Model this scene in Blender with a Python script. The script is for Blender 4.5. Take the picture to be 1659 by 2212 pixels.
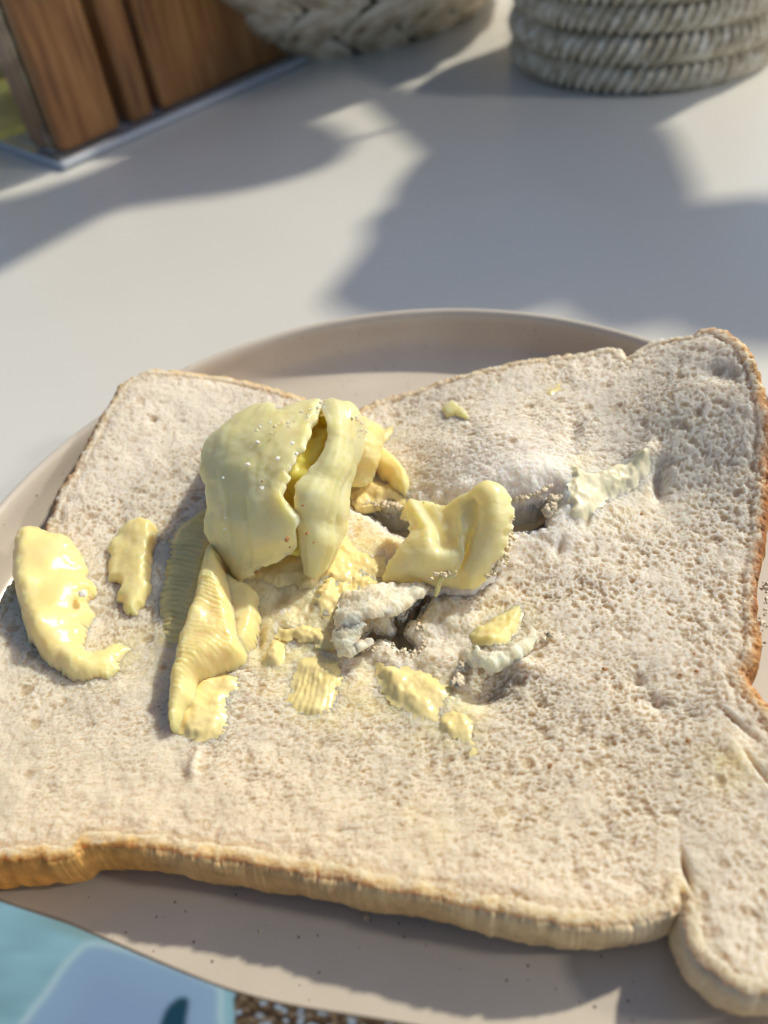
import bpy, math, random
import numpy as np
from mathutils import Matrix, Vector
for o in list(bpy.data.objects): bpy.data.objects.remove(o)
SC = bpy.context.scene; COL = SC.collection
R_ = math.radians
# ------------------------------------------------------------------ camera
PITCH, ROLL, FPX = R_(45), R_(-8), 1750.0          # FPX for a picture 2212 high
CAM = np.array([-0.00214, -0.10176, 0.13700])
cp, sp, cr, sr = math.cos(PITCH), math.sin(PITCH), math.cos(ROLL), math.sin(ROLL)
RIGHT = np.array([cr, sr*sp, sr*cp]); UP = np.array([-sr, cr*sp, cr*cp]); FWD = np.array([0, cp, -sp])
cam_d = bpy.data.cameras.new('camera'); cam = bpy.data.objects.new('camera', cam_d); COL.objects.link(cam)
M = Matrix.Identity(4)
for i in range(3):
    M[i][0] = RIGHT[i]; M[i][1] = UP[i]; M[i][2] = -FWD[i]; M[i][3] = CAM[i]
cam.matrix_world = M
cam_d.sensor_fit = 'VERTICAL'; cam_d.sensor_height = 24; cam_d.lens = FPX/2212*24
cam_d.clip_start = 0.005; cam_d.clip_end = 50
cam_d.dof.use_dof = True; cam_d.dof.focus_distance = 0.154; cam_d.dof.aperture_fstop = 19/2.3
SC.camera = cam
# ------------------------------------------------------------------ light
SUN_TO, SUN_EL = R_(-147), R_(40)                  # direction the light travels, elevation
w = bpy.data.worlds.new('World'); SC.world = w; w.use_nodes = True
nt = w.node_tree; sky = nt.nodes.new('ShaderNodeTexSky'); sky.sky_type = 'NISHITA'; sky.sun_disc = False
sky.sun_elevation = SUN_EL
_sd = Vector((-math.cos(SUN_TO), -math.sin(SUN_TO), 0))       # horizontal direction towards the sun
sky.sun_rotation = math.atan2(_sd.x, _sd.y)
nt.links.new(sky.outputs[0], nt.nodes['Background'].inputs[0]); nt.nodes['Background'].inputs[1].default_value = 0.092
sd = bpy.data.lights.new('sun', 'SUN'); sd.energy = 3.5; sd.angle = R_(2.4); sd.color = (1, .91, .73)
sun = bpy.data.objects.new('sun', sd); COL.objects.link(sun)
ld = Vector((math.cos(SUN_TO)*math.cos(SUN_EL), math.sin(SUN_TO)*math.cos(SUN_EL), -math.sin(SUN_EL)))
sun.rotation_euler = ld.to_track_quat('-Z', 'Y').to_euler()
# sunlight thrown back by a window on the right: weaker, second set of shadows
fd = bpy.data.lights.new('window_light', 'AREA'); fd.shape = 'RECTANGLE'; fd.size = .16; fd.size_y = .16; fd.energy = 9; fd.color = (1, .9, .78)
fl = bpy.data.objects.new('window_light', fd); COL.objects.link(fl)
fdir = Vector((math.cos(R_(165))*math.cos(R_(35)), math.sin(R_(165))*math.cos(R_(35)), -math.sin(R_(35))))
fl.location = -fdir*2.0; fl.rotation_euler = fdir.to_track_quat('-Z', 'Y').to_euler()
SC.view_settings.view_transform = 'Standard'; SC.view_settings.look = 'None'; SC.view_settings.exposure = .0; SC.view_settings.gamma = 1

# ------------------------------------------------------------------ helpers
def rays(px, py):
    x = (np.asarray(px, float)-829.5)/FPX; y = -(np.asarray(py, float)-1106)/FPX
    return FWD + x[..., None]*RIGHT + y[..., None]*UP
def atz(px, py, z):
    d = rays(px, py); return CAM + d*((np.asarray(z)-CAM[2])/d[..., 2])[..., None]
def hsh(i, j, s):
    n = (i.astype(np.int64)*374761393 + j.astype(np.int64)*668265263 + s*1274126177) & 0x7fffffff
    n = ((n ^ (n >> 13))*1103515245) & 0x7fffffff
    n = ((n ^ (n >> 16))*69069 + 1) & 0x7fffffff
    return ((n >> 7) & 0xffff)/65535.0
def vn(x, y, s=0):
    xi = np.floor(x).astype(np.int64); yi = np.floor(y).astype(np.int64); fx = x-xi; fy = y-yi
    fx = fx*fx*(3-2*fx); fy = fy*fy*(3-2*fy)
    a = hsh(xi, yi, s); b = hsh(xi+1, yi, s); c = hsh(xi, yi+1, s); d = hsh(xi+1, yi+1, s)
    return (a*(1-fx)+b*fx)*(1-fy)+(c*(1-fx)+d*fx)*fy - .5
def fbm(x, y, s=0, o=4, g=.5):
    r = 0; a = 1.
    for k in range(o): r = r+a*vn(x*2**k+k*17.3, y*2**k-k*9.1, s+k); a *= g
    return r
def sstep(a, b, x): t = np.clip((x-a)/(b-a), 0, 1); return t*t*(3-2*t)
def pores(x, y, size, s, rmin=.25, rmax=.75, dens=1.0):
    """bowl depth (0..1)*radius of random round pores, one per cell"""
    u = x/size; v = y/size; iu = np.floor(u).astype(np.int64); iv = np.floor(v).astype(np.int64)
    best = np.zeros_like(u)
    for a in (-1, 0, 1):
        for b in (-1, 0, 1):
            ci = iu+a; cj = iv+b
            cx = ci+hsh(ci, cj, s); cy = cj+hsh(ci, cj, s+1); r = rmin+(rmax-rmin)*hsh(ci, cj, s+2)**1.6
            r = np.where(hsh(ci, cj, s+3) < dens, r, 1e-4)
            q = np.clip(1-((u-cx)**2+(v-cy)**2)/(r*r), 0, 1)
            best = np.maximum(best, np.sqrt(q)*r)
    return best
def spline(pts, n=8, closed=True):
    p = np.array(pts, float); m = len(p); out = []
    rng = range(m) if closed else range(m-1)
    for i in rng:
        if closed: a, b, c, d = p[i-1], p[i], p[(i+1) % m], p[(i+2) % m]
        else: a, b, c, d = p[max(i-1, 0)], p[i], p[i+1], p[min(i+2, m-1)]
        for k in range(n):
            t = k/n
            out.append(.5*((2*b)+(c-a)*t+(2*a-5*b+4*c-d)*t*t+(3*b-a-3*c+d)*t**3))
    if not closed: out.append(p[-1])
    return np.array(out)
def new_mesh(name, V, F, mats, parent=None, smooth=True, attrs=None, mi=None, link=True):
    me = bpy.data.meshes.new(name); V = np.asarray(V, np.float32); F = np.asarray(F, np.int32)
    me.vertices.add(len(V)); me.vertices.foreach_set('co', V.ravel())
    k = F.shape[1]; me.loops.add(F.size); me.loops.foreach_set('vertex_index', F.ravel())
    me.polygons.add(len(F)); me.polygons.foreach_set('loop_start', np.arange(0, F.size, k, dtype=np.int32))
    me.polygons.foreach_set('use_smooth', np.full(len(F), smooth))
    if mi is not None: me.polygons.foreach_set('material_index', np.asarray(mi, np.int32))
    for m in (mats if isinstance(mats, (list, tuple)) else [mats]): me.materials.append(m)
    me.update(); me.validate()
    for an, av in (attrs or {}).items():
        av = np.asarray(av, np.float32)
        if av.ndim == 2:
            at = me.color_attributes.new(an, 'FLOAT_COLOR', 'POINT')
            c4 = np.ones((len(V), 4), np.float32); c4[:, :3] = av; at.data.foreach_set('color', c4.ravel())
        else:
            at = me.attributes.new(an, 'FLOAT', 'POINT'); at.data.foreach_set('value', av)
    o = bpy.data.objects.new(name, me)
    if link: COL.objects.link(o)
    if parent: o.parent = parent
    return o
def tag(o, label=None, cat=None, group=None, kind=None):
    if label: o['label'] = label
    if cat: o['category'] = cat
    if group: o['group'] = group
    if kind: o['kind'] = kind
    return o
def empty(name, loc=(0, 0, 0)):
    o = bpy.data.objects.new(name, None); o.empty_display_size = .01; COL.objects.link(o); o.location = loc; return o
def child(o, root):
    o.parent = root; o.matrix_parent_inverse = Matrix.Translation(-root.location); return o

def mat(name, base=(.8, .8, .8), rough=.5, **k):
    m = bpy.data.materials.new(name); m.use_nodes = True; b = m.node_tree.nodes['Principled BSDF']
    b.inputs['Base Color'].default_value = (*base, 1); b.inputs['Roughness'].default_value = rough
    for a, v in k.items():
        b.inputs[a].default_value = v
    return m, b, m.node_tree
def N(nt, t, **k):
    n = nt.nodes.new(t)
    for a, v in k.items(): setattr(n, a, v)
    return n
def noise(nt, scale, detail=4, rough=.55, vec=None, stretch=None):
    tc = N(nt, 'ShaderNodeTexCoord'); n = N(nt, 'ShaderNodeTexNoise')
    n.inputs['Scale'].default_value = scale; n.inputs['Detail'].default_value = detail; n.inputs['Roughness'].default_value = rough
    if stretch:
        mp = N(nt, 'ShaderNodeMapping'); mp.inputs['Scale'].default_value = stretch
        nt.links.new(tc.outputs['Object'], mp.inputs[0]); nt.links.new(mp.outputs[0], n.inputs['Vector'])
    else: nt.links.new(tc.outputs['Object'], n.inputs['Vector'])
    return n
def ramp(nt, src, stops):
    r = N(nt, 'ShaderNodeValToRGB'); e = r.color_ramp.elements
    e[0].position, e[0].color = stops[0][0], (*stops[0][1], 1); e[1].position, e[1].color = stops[-1][0], (*stops[-1][1], 1)
    for p, c in stops[1:-1]:
        q = e.new(p); q.color = (*c, 1)
    nt.links.new(src, r.inputs[0]); return r
def bump(nt, b, src, dist, strength=1.0):
    bp = N(nt, 'ShaderNodeBump'); bp.inputs['Distance'].default_value = dist; bp.inputs['Strength'].default_value = strength
    nt.links.new(src, bp.inputs['Height']); nt.links.new(bp.outputs[0], b.inputs['Normal']); return bp

# ------------------------------------------------------------------ materials
m_table, b, t = mat('table_laminate', (.7, .69, .66), .33)
n = noise(t, 9, 3); r = ramp(t, n.outputs[0], [(.3, (.69, .685, .65)), (.7, (.73, .725, .69))]); t.links.new(r.outputs[0], b.inputs['Base Color'])
n = noise(t, 900, 2); bump(t, b, n.outputs[0], .00002, .3); b.inputs['IOR'].default_value = 1.62
m_plate, b, t = mat('plate_glaze', (.6, .5, .42), .2)
n1 = noise(t, 520, 1, .3); n2 = noise(t, 60, 4); v = N(t, 'ShaderNodeTexVoronoi'); v.inputs['Scale'].default_value = 620
tc = N(t, 'ShaderNodeTexCoord'); t.links.new(tc.outputs['Object'], v.inputs['Vector'])
sepc = N(t, 'ShaderNodeSeparateColor'); t.links.new(v.outputs['Color'], sepc.inputs[0])
gt = N(t, 'ShaderNodeMath', operation='GREATER_THAN'); gt.inputs[1].default_value = .58; t.links.new(sepc.outputs[0], gt.inputs[0])
sz = N(t, 'ShaderNodeMath', operation='MULTIPLY_ADD'); sz.inputs[1].default_value = .15; sz.inputs[2].default_value = .02; t.links.new(sepc.outputs[1], sz.inputs[0])
lt = N(t, 'ShaderNodeMath', operation='LESS_THAN'); t.links.new(v.outputs['Distance'], lt.inputs[0]); t.links.new(sz.outputs[0], lt.inputs[1])
mu = N(t, 'ShaderNodeMath', operation='MULTIPLY'); t.links.new(gt.outputs[0], mu.inputs[0]); t.links.new(lt.outputs[0], mu.inputs[1])
mu2 = N(t, 'ShaderNodeMath', operation='MULTIPLY'); mu2.inputs[1].default_value = .75; t.links.new(mu.outputs[0], mu2.inputs[0])
r = ramp(t, n2.outputs[0], [(.3, (.60, .545, .465)), (.7, (.65, .595, .515))])
mx = N(t, 'ShaderNodeMixRGB'); mx.inputs[2].default_value = (.13, .07, .045, 1); t.links.new(mu2.outputs[0], mx.inputs[0]); t.links.new(r.outputs[0], mx.inputs[1])
t.links.new(mx.outputs[0], b.inputs['Base Color']); bump(t, b, n1.outputs[0], .00003, .35)

def bread_mat(name, rough=.85, sss=.9):
    m, b, t = mat(name, (.8, .72, .6), rough)
    a = N(t, 'ShaderNodeAttribute', attribute_name='bcol'); n = noise(t, 2300, 3)
    r = ramp(t, n.outputs[0], [(.3, (.93, .92, .9)), (.65, (1.05, 1.05, 1.05))])
    mx = N(t, 'ShaderNodeMixRGB', blend_type='MULTIPLY'); mx.inputs[0].default_value = 1
    t.links.new(a.outputs[0], mx.inputs[1]); t.links.new(r.outputs[0], mx.inputs[2]); t.links.new(mx.outputs[0], b.inputs['Base Color'])
    g = N(t, 'ShaderNodeAttribute', attribute_name='grease'); mr = N(t, 'ShaderNodeMapRange'); mr.inputs[3].default_value = rough; mr.inputs[4].default_value = .38
    t.links.new(g.outputs['Fac'], mr.inputs[0]); t.links.new(mr.outputs[0], b.inputs['Roughness'])
    b.inputs['Subsurface Weight'].default_value = sss; b.inputs['Subsurface Radius'].default_value = (1, .78, .55); b.inputs['Subsurface Scale'].default_value = .0050
    b.inputs['Specular IOR Level'].default_value = .3
    n2 = noise(t, 2600, 3, .7); bump(t, b, n2.outputs[0], .00012, .5)
    return m
m_bits = bread_mat('loose_crumb_bits', .85, 0.)
m_bread = bread_mat('bread_crumb')
m_crust = bread_mat('bread_crust', .6, .25)
def butter_mat(name, base, rough=.3, sss=.85, scale=.0035):
    m, b, t = mat(name, base, rough)
    n = noise(t, 160, 4); d = tuple(c*f for c, f in zip(base, (.99, .96, .84)))
    r = ramp(t, n.outputs[0], [(.35, d), (.62, base)]); t.links.new(r.outputs[0], b.inputs['Base Color'])
    b.inputs['Subsurface Weight'].default_value = sss; b.inputs['Subsurface Radius'].default_value = (1, .72, .22); b.inputs['Subsurface Scale'].default_value = scale
    b.inputs['Specular IOR Level'].default_value = .45
    n2 = noise(t, 500, 4, .55); bump(t, b, n2.outputs[0], .00012, .35)
    return m
m_butter_white = butter_mat('butter_white', (.90, .85, .64), .38, .3, .0012)
m_butter = butter_mat('butter', (.95, .77, .385), .28, .9, .0045)
m_butter_pale = butter_mat('butter_pale', (.955, .79, .45), .34, .95, .0065)
m_butter_melt = butter_mat('butter_melt', (.92, .77, .38), .30, .35, .0012)

# ------------------------------------------------------------------ bread base surface
CP = [(310,795,25),(500,830,21),(705,880,17),(160,1020,21),(60,1200,18),(0,1300,17),(-100,1500,16),(600,1400,14),(900,1500,13.5),(1200,1400,14.5),(500,1050,16.5),(750,1180,14.5),
      (1500,1300,16.5),(1640,1000,23),(1600,725,33),(1500,730,30),(1450,900,24),(1350,755,24),(1000,815,18),(780,880,16),(980,1000,20),(1150,1040,20.5),(1000,1180,14),(850,1120,14.5),(1280,1150,16.5),(1400,1010,19),
      (0,1860,16.5),(-120,1800,16),(500,1850,16),(825,1915,16.5),(1180,1980,16.5),(1460,1950,15.5),(1600,2050,16.5),(1700,1800,16),(1400,1700,15),(300,1650,14.5),(1640,1450,18),(800,1700,14)]
cpx = np.array(CP, float); cpw = atz(cpx[:, 0], cpx[:, 1], cpx[:, 2]/1000)[:, :2]
def _ker(d): return np.sqrt(d*d+.012**2)
_A = _ker(np.hypot(*(cpw[:, None]-cpw[None]).transpose(2, 0, 1)))+np.eye(len(cpw))*1e-3
_W = np.linalg.solve(_A, cpx[:, 2]/1000-.016)
# local dents and bumps: px, py, amplitude mm, radius mm, aspect, angle deg
BUMPS = [(1425,1040,-3.0,2.4,2.8,75),(1395,985,2.6,2.4,1.6,20),(1050,1490,-3.5,3.2,1.5,0),(1060,1408,2.6,3.0,1.6,10),(1130,1440,1.6,2.4,2,-20),(1225,1060,1.2,2.,2.5,80),
         (1485,1880,-2.5,1.0,6,85),(1596,1560,-1.6,1.0,9,-62),(1640,1660,-1.6,1.0,7,-72),(330,905,-.8,.8,1.3,0),(392,908,-.7,.7,2,0),(350,868,-.7,.7,2.2,0),(305,872,-.5,.6,1.5,0),(318,940,-.5,.6,1.5,0),(400,1040,-.5,.8,2.5,0),(310,1062,-.7,.7,1.8,0),(560,870,-.5,.6,1.8,0),(1380,1465,-1.5,1.1,1,0),(1420,1515,-1.7,1.3,1.5,-30),(750,1790,-1.1,.45,14,-5),(820,1800,-.9,.4,12,-9),
         (600,1290,-2.,2.0,1,0),(745,1395,-2.4,1.5,3,-10),(700,1300,1.8,2.5,1.5,40),(560,1380,-1.6,1.6,3,80),(950,1420,1.6,2.5,1.5,0),(800,1440,-1.5,3,1.5,0),(905,1300,1.0,2.5,1.5,0),
         (980,1340,1.4,3.0,1.4,10),(1270,1120,-1.4,1.0,4,60),(1210,1180,-1.5,1.3,2,60),(420,1650,1.2,1.8,3,85),(1110,1440,1.2,1.4,2,0),(1155,1020,1.5,5,2,0),(1000,1060,1.2,4,2.5,0),(1240,930,-1.6,2.2,2.5,60),
         (235,1500,.6,5,2,0),(300,1390,-.8,4,1,0),(215,1330,-1.2,3,2,80),(660,1480,-.8,5,1,0),(1300,1060,-1,3,2,0),(1590,1620,.9,2.5,2,-70),(1500,750,.8,4,2,0),(1560,800,-1.2,3,2,-40)]
bw = None
def zb0(x, y):
    s = np.full(np.shape(x), .016, float)
    for (cx, cy), w_ in zip(cpw, _W): s = s+w_*_ker(np.hypot(x-cx, y-cy))
    return s
def hit(px, py, h=0., full=False):
    px = np.asarray(px, float); py = np.asarray(py, float); z = np.full(px.shape, .016)
    f = zb if full else zb0
    for _ in range(14):
        p = atz(px, py, z); z = .5*z+.5*(f(p[..., 0], p[..., 1])+h)
    return atz(px, py, z)
bw = [(*hit(b_[0], b_[1])[:2], b_[2]/1000, b_[3]/1000, b_[4], R_(b_[5])) for b_ in BUMPS]
def zb(x, y):
    s = zb0(x, y)
    for bx, by, a, r, asp, an in bw:
        u = (x-bx)*math.cos(an)+(y-by)*math.sin(an); v = -(x-bx)*math.sin(an)+(y-by)*math.cos(an)
        q = (u/(r*math.sqrt(asp)))**2+(v/(r/math.sqrt(asp)))**2
        s = s+a*np.exp(-np.minimum(q, 30))
    return s

# ------------------------------------------------------------------ polygon distance on a grid
def sdf_grid(X, Y, polys, coarse=3):
    """positive inside first poly, and outside the others"""
    xs = X[0, ::coarse]; ys = Y[::coarse, 0]
    if xs[-1] < X[0, -1]: xs = np.append(xs, xs[-1]+(xs[1]-xs[0]))
    if ys[-1] < Y[-1, 0]: ys = np.append(ys, ys[-1]+(ys[1]-ys[0]))
    GX, GY = np.meshgrid(xs, ys); best = np.full(GX.shape, 1e9); ins = np.zeros(GX.shape, bool); out = None
    for k, P in enumerate(polys):
        A = P; B = np.roll(P, -1, 0); d2 = np.full(GX.shape, 1e9); ins = np.zeros(GX.shape, bool)
        for (ax, ay), (bx, by) in zip(A, B):
            ex, ey = bx-ax, by-ay; L = ex*ex+ey*ey+1e-18
            tt = np.clip(((GX-ax)*ex+(GY-ay)*ey)/L, 0, 1)
            d2 = np.minimum(d2, (GX-ax-tt*ex)**2+(GY-ay-tt*ey)**2)
            if ay != by:
                c = ((ay > GY) != (by > GY)) & (GX < (bx-ax)*(GY-ay)/(by-ay)+ax); ins ^= c
        s = np.sqrt(d2)*np.where(ins, 1, -1)
        if k: s = -s
        out = s if out is None else np.minimum(out, s)
        if k == 0: outer = s
    def up(G):
        fx = (X[0]-xs[0])/(xs[1]-xs[0]); fy = (Y[:, 0]-ys[0])/(ys[1]-ys[0])
        ix = np.clip(np.floor(fx).astype(int), 0, len(xs)-2); iy = np.clip(np.floor(fy).astype(int), 0, len(ys)-2)
        fx = (fx-ix)[None]; fy = (fy-iy)[:, None]
        return (G[np.ix_(iy, ix)]*(1-fx)+G[np.ix_(iy, ix+1)]*fx)*(1-fy)+(G[np.ix_(iy+1, ix)]*(1-fx)+G[np.ix_(iy+1, ix+1)]*fx)*fy
    return up(out), up(outer)
def cut_grid(polys, h, rag=0, ragscale=.002, coarse=3, seed=1, soft=6):
    """grid inside the outline, border vertices snapped on to it"""
    P = polys[0]; lo = P.min(0)-h*3; hi = P.max(0)+h*3
    X, Y = np.meshgrid(np.arange(lo[0], hi[0], h), np.arange(lo[1], hi[1], h))
    S, SO = sdf_grid(X, Y, polys, coarse)
    if rag:
        nz = rag*fbm(X/ragscale, Y/ragscale, seed, 4, .6)*1.6; S = S+nz; SO = SO+nz
    def blur(G, n_):
        G = np.pad(G, 1, mode='edge')
        for _ in range(n_):
            G[1:-1, 1:-1] = (G[1:-1, 1:-1]*2+G[:-2, 1:-1]+G[2:, 1:-1]+G[1:-1, :-2]+G[1:-1, 2:])/6
        return G[1:-1, 1:-1]
    SB = blur(np.clip(S, -.004, .03).copy(), soft)
    gy, gx = np.gradient(S, h); gn = np.hypot(gx, gy)+1e-9; gx /= gn; gy /= gn
    near = np.abs(S) < h*.72
    X = np.where(near, X-gx*np.clip(S/np.maximum(gn, .6), -h, h), X); Y = np.where(near, Y-gy*np.clip(S/np.maximum(gn, .6), -h, h), Y)
    S2 = np.where(near, 0, S); ok = S2 >= 0
    q = ok[:-1, :-1] & ok[1:, :-1] & ok[:-1, 1:] & ok[1:, 1:]
    allz = (near[:-1, :-1] & near[1:, :-1] & near[:-1, 1:] & near[1:, 1:]); q &= ~allz
    idx = np.arange(X.size).reshape(X.shape); I, J = np.nonzero(q)
    F = np.stack([idx[I, J], idx[I, J+1], idx[I+1, J+1], idx[I+1, J]], 1)
    used, inv = np.unique(F, return_inverse=True); F = inv.reshape(F.shape)
    x = X.ravel()[used]; y = Y.ravel()[used]; s = S2.ravel()[used]; so = np.where(near, np.where(np.abs(SO) < h*.8, 0, SO), SO).ravel()[used]
    # boundary edges
    E = np.concatenate([F[:, [0, 1]], F[:, [1, 2]], F[:, [2, 3]], F[:, [3, 0]]]); key = np.sort(E, 1); k = key[:, 0].astype(np.int64)*len(x)+key[:, 1]
    u, first, cnt = np.unique(k, return_index=True, return_counts=True); BE = E[first[cnt == 1]]
    by_, bx_ = np.gradient(SB, h); bn = np.hypot(bx_, by_)+1e-9; nx = -(bx_/bn).ravel()[used]; ny = -(by_/bn).ravel()[used]
    global SOFT, SOFTRAW
    SOFTRAW = SB.ravel()[used]
    SOFT = np.maximum(SB, 0).ravel()[used]
    return x, y, s, so, F, BE, nx, ny
def wall(x, y, z, BE, nx, ny, rings, sbv=None):
    """rings: list of (outward offset fn/val, z array fn) below the border. returns V,F for a strip"""
    bv, inv = np.unique(BE, return_inverse=True); e = inv.reshape(BE.shape); V = []; F = []; n = len(bv)
    for k, (off, zz) in enumerate(rings):
        if sbv is not None: off = off+np.clip(sbv[bv], -.0008, .0008)*min(1, k/2.)
        V.append(np.stack([x[bv]+nx[bv]*off, y[bv]+ny[bv]*off, zz(bv)], 1))
        if k: F.append(np.stack([e[:, 1]+(k-1)*n, e[:, 0]+(k-1)*n, e[:, 0]+k*n, e[:, 1]+k*n], 1))
    return np.concatenate(V), np.concatenate(F), bv
def pxpoly(pts, h=0., n=8, full=False):
    s = spline(pts, n); return hit(s[:, 0], s[:, 1], h, full)[:, :2]

# ------------------------------------------------------------------ table
def box(name, lo, hi, m, parent=None, bevel=0):
    (a, b_, c), (d, e, f) = lo, hi
    V = [(a,b_,c),(d,b_,c),(d,e,c),(a,e,c),(a,b_,f),(d,b_,f),(d,e,f),(a,e,f)]
    o = new_mesh(name, V, [(0,3,2,1),(4,5,6,7),(0,1,5,4),(1,2,6,5),(2,3,7,6),(3,0,4,7)], m, parent, False)
    if bevel:
        md = o.modifiers.new('bevel', 'BEVEL'); md.width = bevel; md.segments = 3
    return o
tb = box('table', (-1.3, -.5, -.03), (1.3, 1.5, 0), m_table, bevel=.003)
tag(tb, 'smooth off white table top under the plate', 'table', kind='structure')
# ------------------------------------------------------------------ plate
def lathe(name, prof, seg, m, parent=None, c=(0, 0)):
    p = np.array(prof, float); a = np.linspace(0, 2*math.pi, seg, endpoint=False); n = len(p)
    V = np.stack([c[0]+np.outer(np.cos(a), p[:, 0]), c[1]+np.outer(np.sin(a), p[:, 0]), np.broadcast_to(p[:, 1], (seg, n))], -1).reshape(-1, 3)
    F = [((i*n+j), ((i+1) % seg)*n+j, ((i+1) % seg)*n+j+1, i*n+j+1) for i in range(seg) for j in range(n-1)]
    return new_mesh(name, V, F, m, parent)
prof = spline([(0,.0042),(.030,.0042),(.060,.0042),(.080,.0043),(.0868,.0049),(.0906,.0072),(.0926,.0112),(.0936,.0152),(.0944,.0168),(.0955,.0172),(.0965,.0164),(.0966,.0145),(.0954,.0090),(.0924,.0035),(.0870,.0008),(.0820,.0004),(.07,.0008),(.04,.0012),(0,.0012)], 6, False)
plate = tag(lathe('plate', prof, 256, m_plate), 'round speckled beige stoneware plate with low upright rim under the bread', 'plate')

# ------------------------------------------------------------------ bread slice
OUT = [(290,808),(320,796),(380,797),(430,802),(520,816),(600,836),(660,858),(700,876),(738,895),(752,935),(768,902),(778,880),(830,855),(900,835),(1000,805),(1100,780),(1190,765),(1260,757),(1310,745),(1342,748),(1357,765),(1375,752),(1400,735),(1450,722),(1500,718),(1512,706),(1550,706),(1590,722),(1625,760),(1648,820),(1662,900),(1660,1000),(1655,1100),(1645,1180),(1634,1260),(1636,1330),(1640,1380),(1632,1430),(1608,1452),(1625,1478),(1650,1505),(1690,1560),(1740,1700),(1780,1900),(1760,2080),(1700,2140),(1640,2150),(1590,2135),(1540,2100),(1500,2060),(1484,2010),(1480,1965),(1482,1930),(1472,1925),(1470,1958),
       (1440,1972),(1380,1984),(1280,1996),(1180,1985),(1030,1955),(900,1930),(825,1918),(750,1900),(640,1880),(560,1865),(450,1850),(380,1838),(300,1828),(230,1822),(185,1825),(165,1835),(130,1850),(60,1852),(0,1856),(-60,1865),(-150,1850),(-170,1700),(-120,1550),(-60,1420),(-15,1310),(15,1260),(40,1225),(70,1180),(95,1135),(105,1110),(130,1050),(160,1000),(190,945),(215,895),(240,855),(262,822)]
HOLE1 = [(770,1083),(820,1088),(870,1094),(930,1098),(1010,1100),(1120,1082),(1160,1072),(1195,1050),(1200,1072),(1188,1100),(1172,1130),(1120,1134),(1060,1140),(980,1150),(900,1150),(850,1140),(810,1112)]
HOLE2 = [(748,1392),(768,1370),(790,1345),(815,1350),(850,1352),(848,1325),(838,1308),(862,1316),(890,1300),(918,1272),(926,1288),(902,1322),(880,1342),(878,1362),(896,1378),(884,1398),(858,1390),(836,1374),(800,1376),(772,1388)]
polys = [pxpoly(OUT, n=6), pxpoly(HOLE1, n=6), pxpoly(HOLE2, n=6)]
H = .00015
x, y, s, so, F, BE, nx, ny = cut_grid(polys, H, .0004, .0016, 4, 5, 50); SBV = SOFTRAW.copy()
mm = 1000
def region(cx, cy, r, asp=1, an=0):
    p = hit(cx, cy); u = (x-p[0])*math.cos(R_(an))+(y-p[1])*math.sin(R_(an)); v = -(x-p[0])*math.sin(R_(an))+(y-p[1])*math.cos(R_(an))
    return np.exp(-((u/(r*math.sqrt(asp)))**2+(v/(r/math.sqrt(asp)))**2))
# warped coordinates
wx = x+.0006*fbm(x/.0022, y/.0022, 11, 3); wy = y+.0006*fbm(x/.0022+40, y/.0022, 12, 3)
stretch = np.clip(region(900,1700,.045,2.2,0)+region(1050,960,.03,2.2,5)+.4*region(300,1700,.04), 0, 1)
sy = 1+1.1*stretch
holeprox = np.exp(-np.abs(np.minimum(s, 1))/.004)*(so > .003)
fine = np.clip(region(400,880,.03)+region(0,1700,.03)+region(600,1840,.028,4)+holeprox*.8, 0, 1)
right = np.clip(region(1350,1500,.05,1.2)+region(1500,1900,.045), 0, 1)
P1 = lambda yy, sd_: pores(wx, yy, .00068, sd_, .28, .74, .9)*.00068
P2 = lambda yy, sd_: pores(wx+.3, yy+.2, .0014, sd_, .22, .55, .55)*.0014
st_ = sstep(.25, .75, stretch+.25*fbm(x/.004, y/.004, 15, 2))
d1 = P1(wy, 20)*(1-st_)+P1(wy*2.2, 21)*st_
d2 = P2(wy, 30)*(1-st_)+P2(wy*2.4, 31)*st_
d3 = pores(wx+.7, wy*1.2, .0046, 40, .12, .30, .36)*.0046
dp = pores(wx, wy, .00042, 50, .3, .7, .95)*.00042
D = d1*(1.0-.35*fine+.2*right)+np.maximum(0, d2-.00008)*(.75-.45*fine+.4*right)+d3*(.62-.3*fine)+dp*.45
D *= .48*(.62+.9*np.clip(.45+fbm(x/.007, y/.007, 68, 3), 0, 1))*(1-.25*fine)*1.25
fluff = np.clip(fbm(x/.0007, y/.0007, 62, 4, .65), -.5, .5)
micro = .00013*fluff+.00040*fbm(x/.006, y/.006, 61, 3)+.0003*fbm(x/.0022, y/.0022, 64, 3)
fib = .00045*st_*fbm(x/.0035, y/.0006, 66, 3, .6)
torn = np.clip(holeprox, 0, 1)
z0 = zb(x, y)
edge_r = .0017; er = np.clip(1-s/edge_r, 0, 1)
hr = np.where(so > .002, np.clip(1-s/.0045, 0, 1), 0)
cen = np.clip(region(690,1340,.016,1.6)+region(960,1380,.010,1.5)+.7*region(1180,1150,.008,1.3), 0, 1)
z = z0-D+micro+cen*(.0014*fbm(x/.0048, y/.0048, 67, 4, .55))+fib*.6 - edge_r*.55*(1-np.sqrt(np.clip(1-er**2, 0, 1))) - .0028*(1-np.sqrt(np.clip(1-hr**2, 0, 1))) + torn*.0009*fbm(x/.0012, y/.0012, 70, 4, .65)
z = z-np.where(so < .0007, 0, 0)
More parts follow.
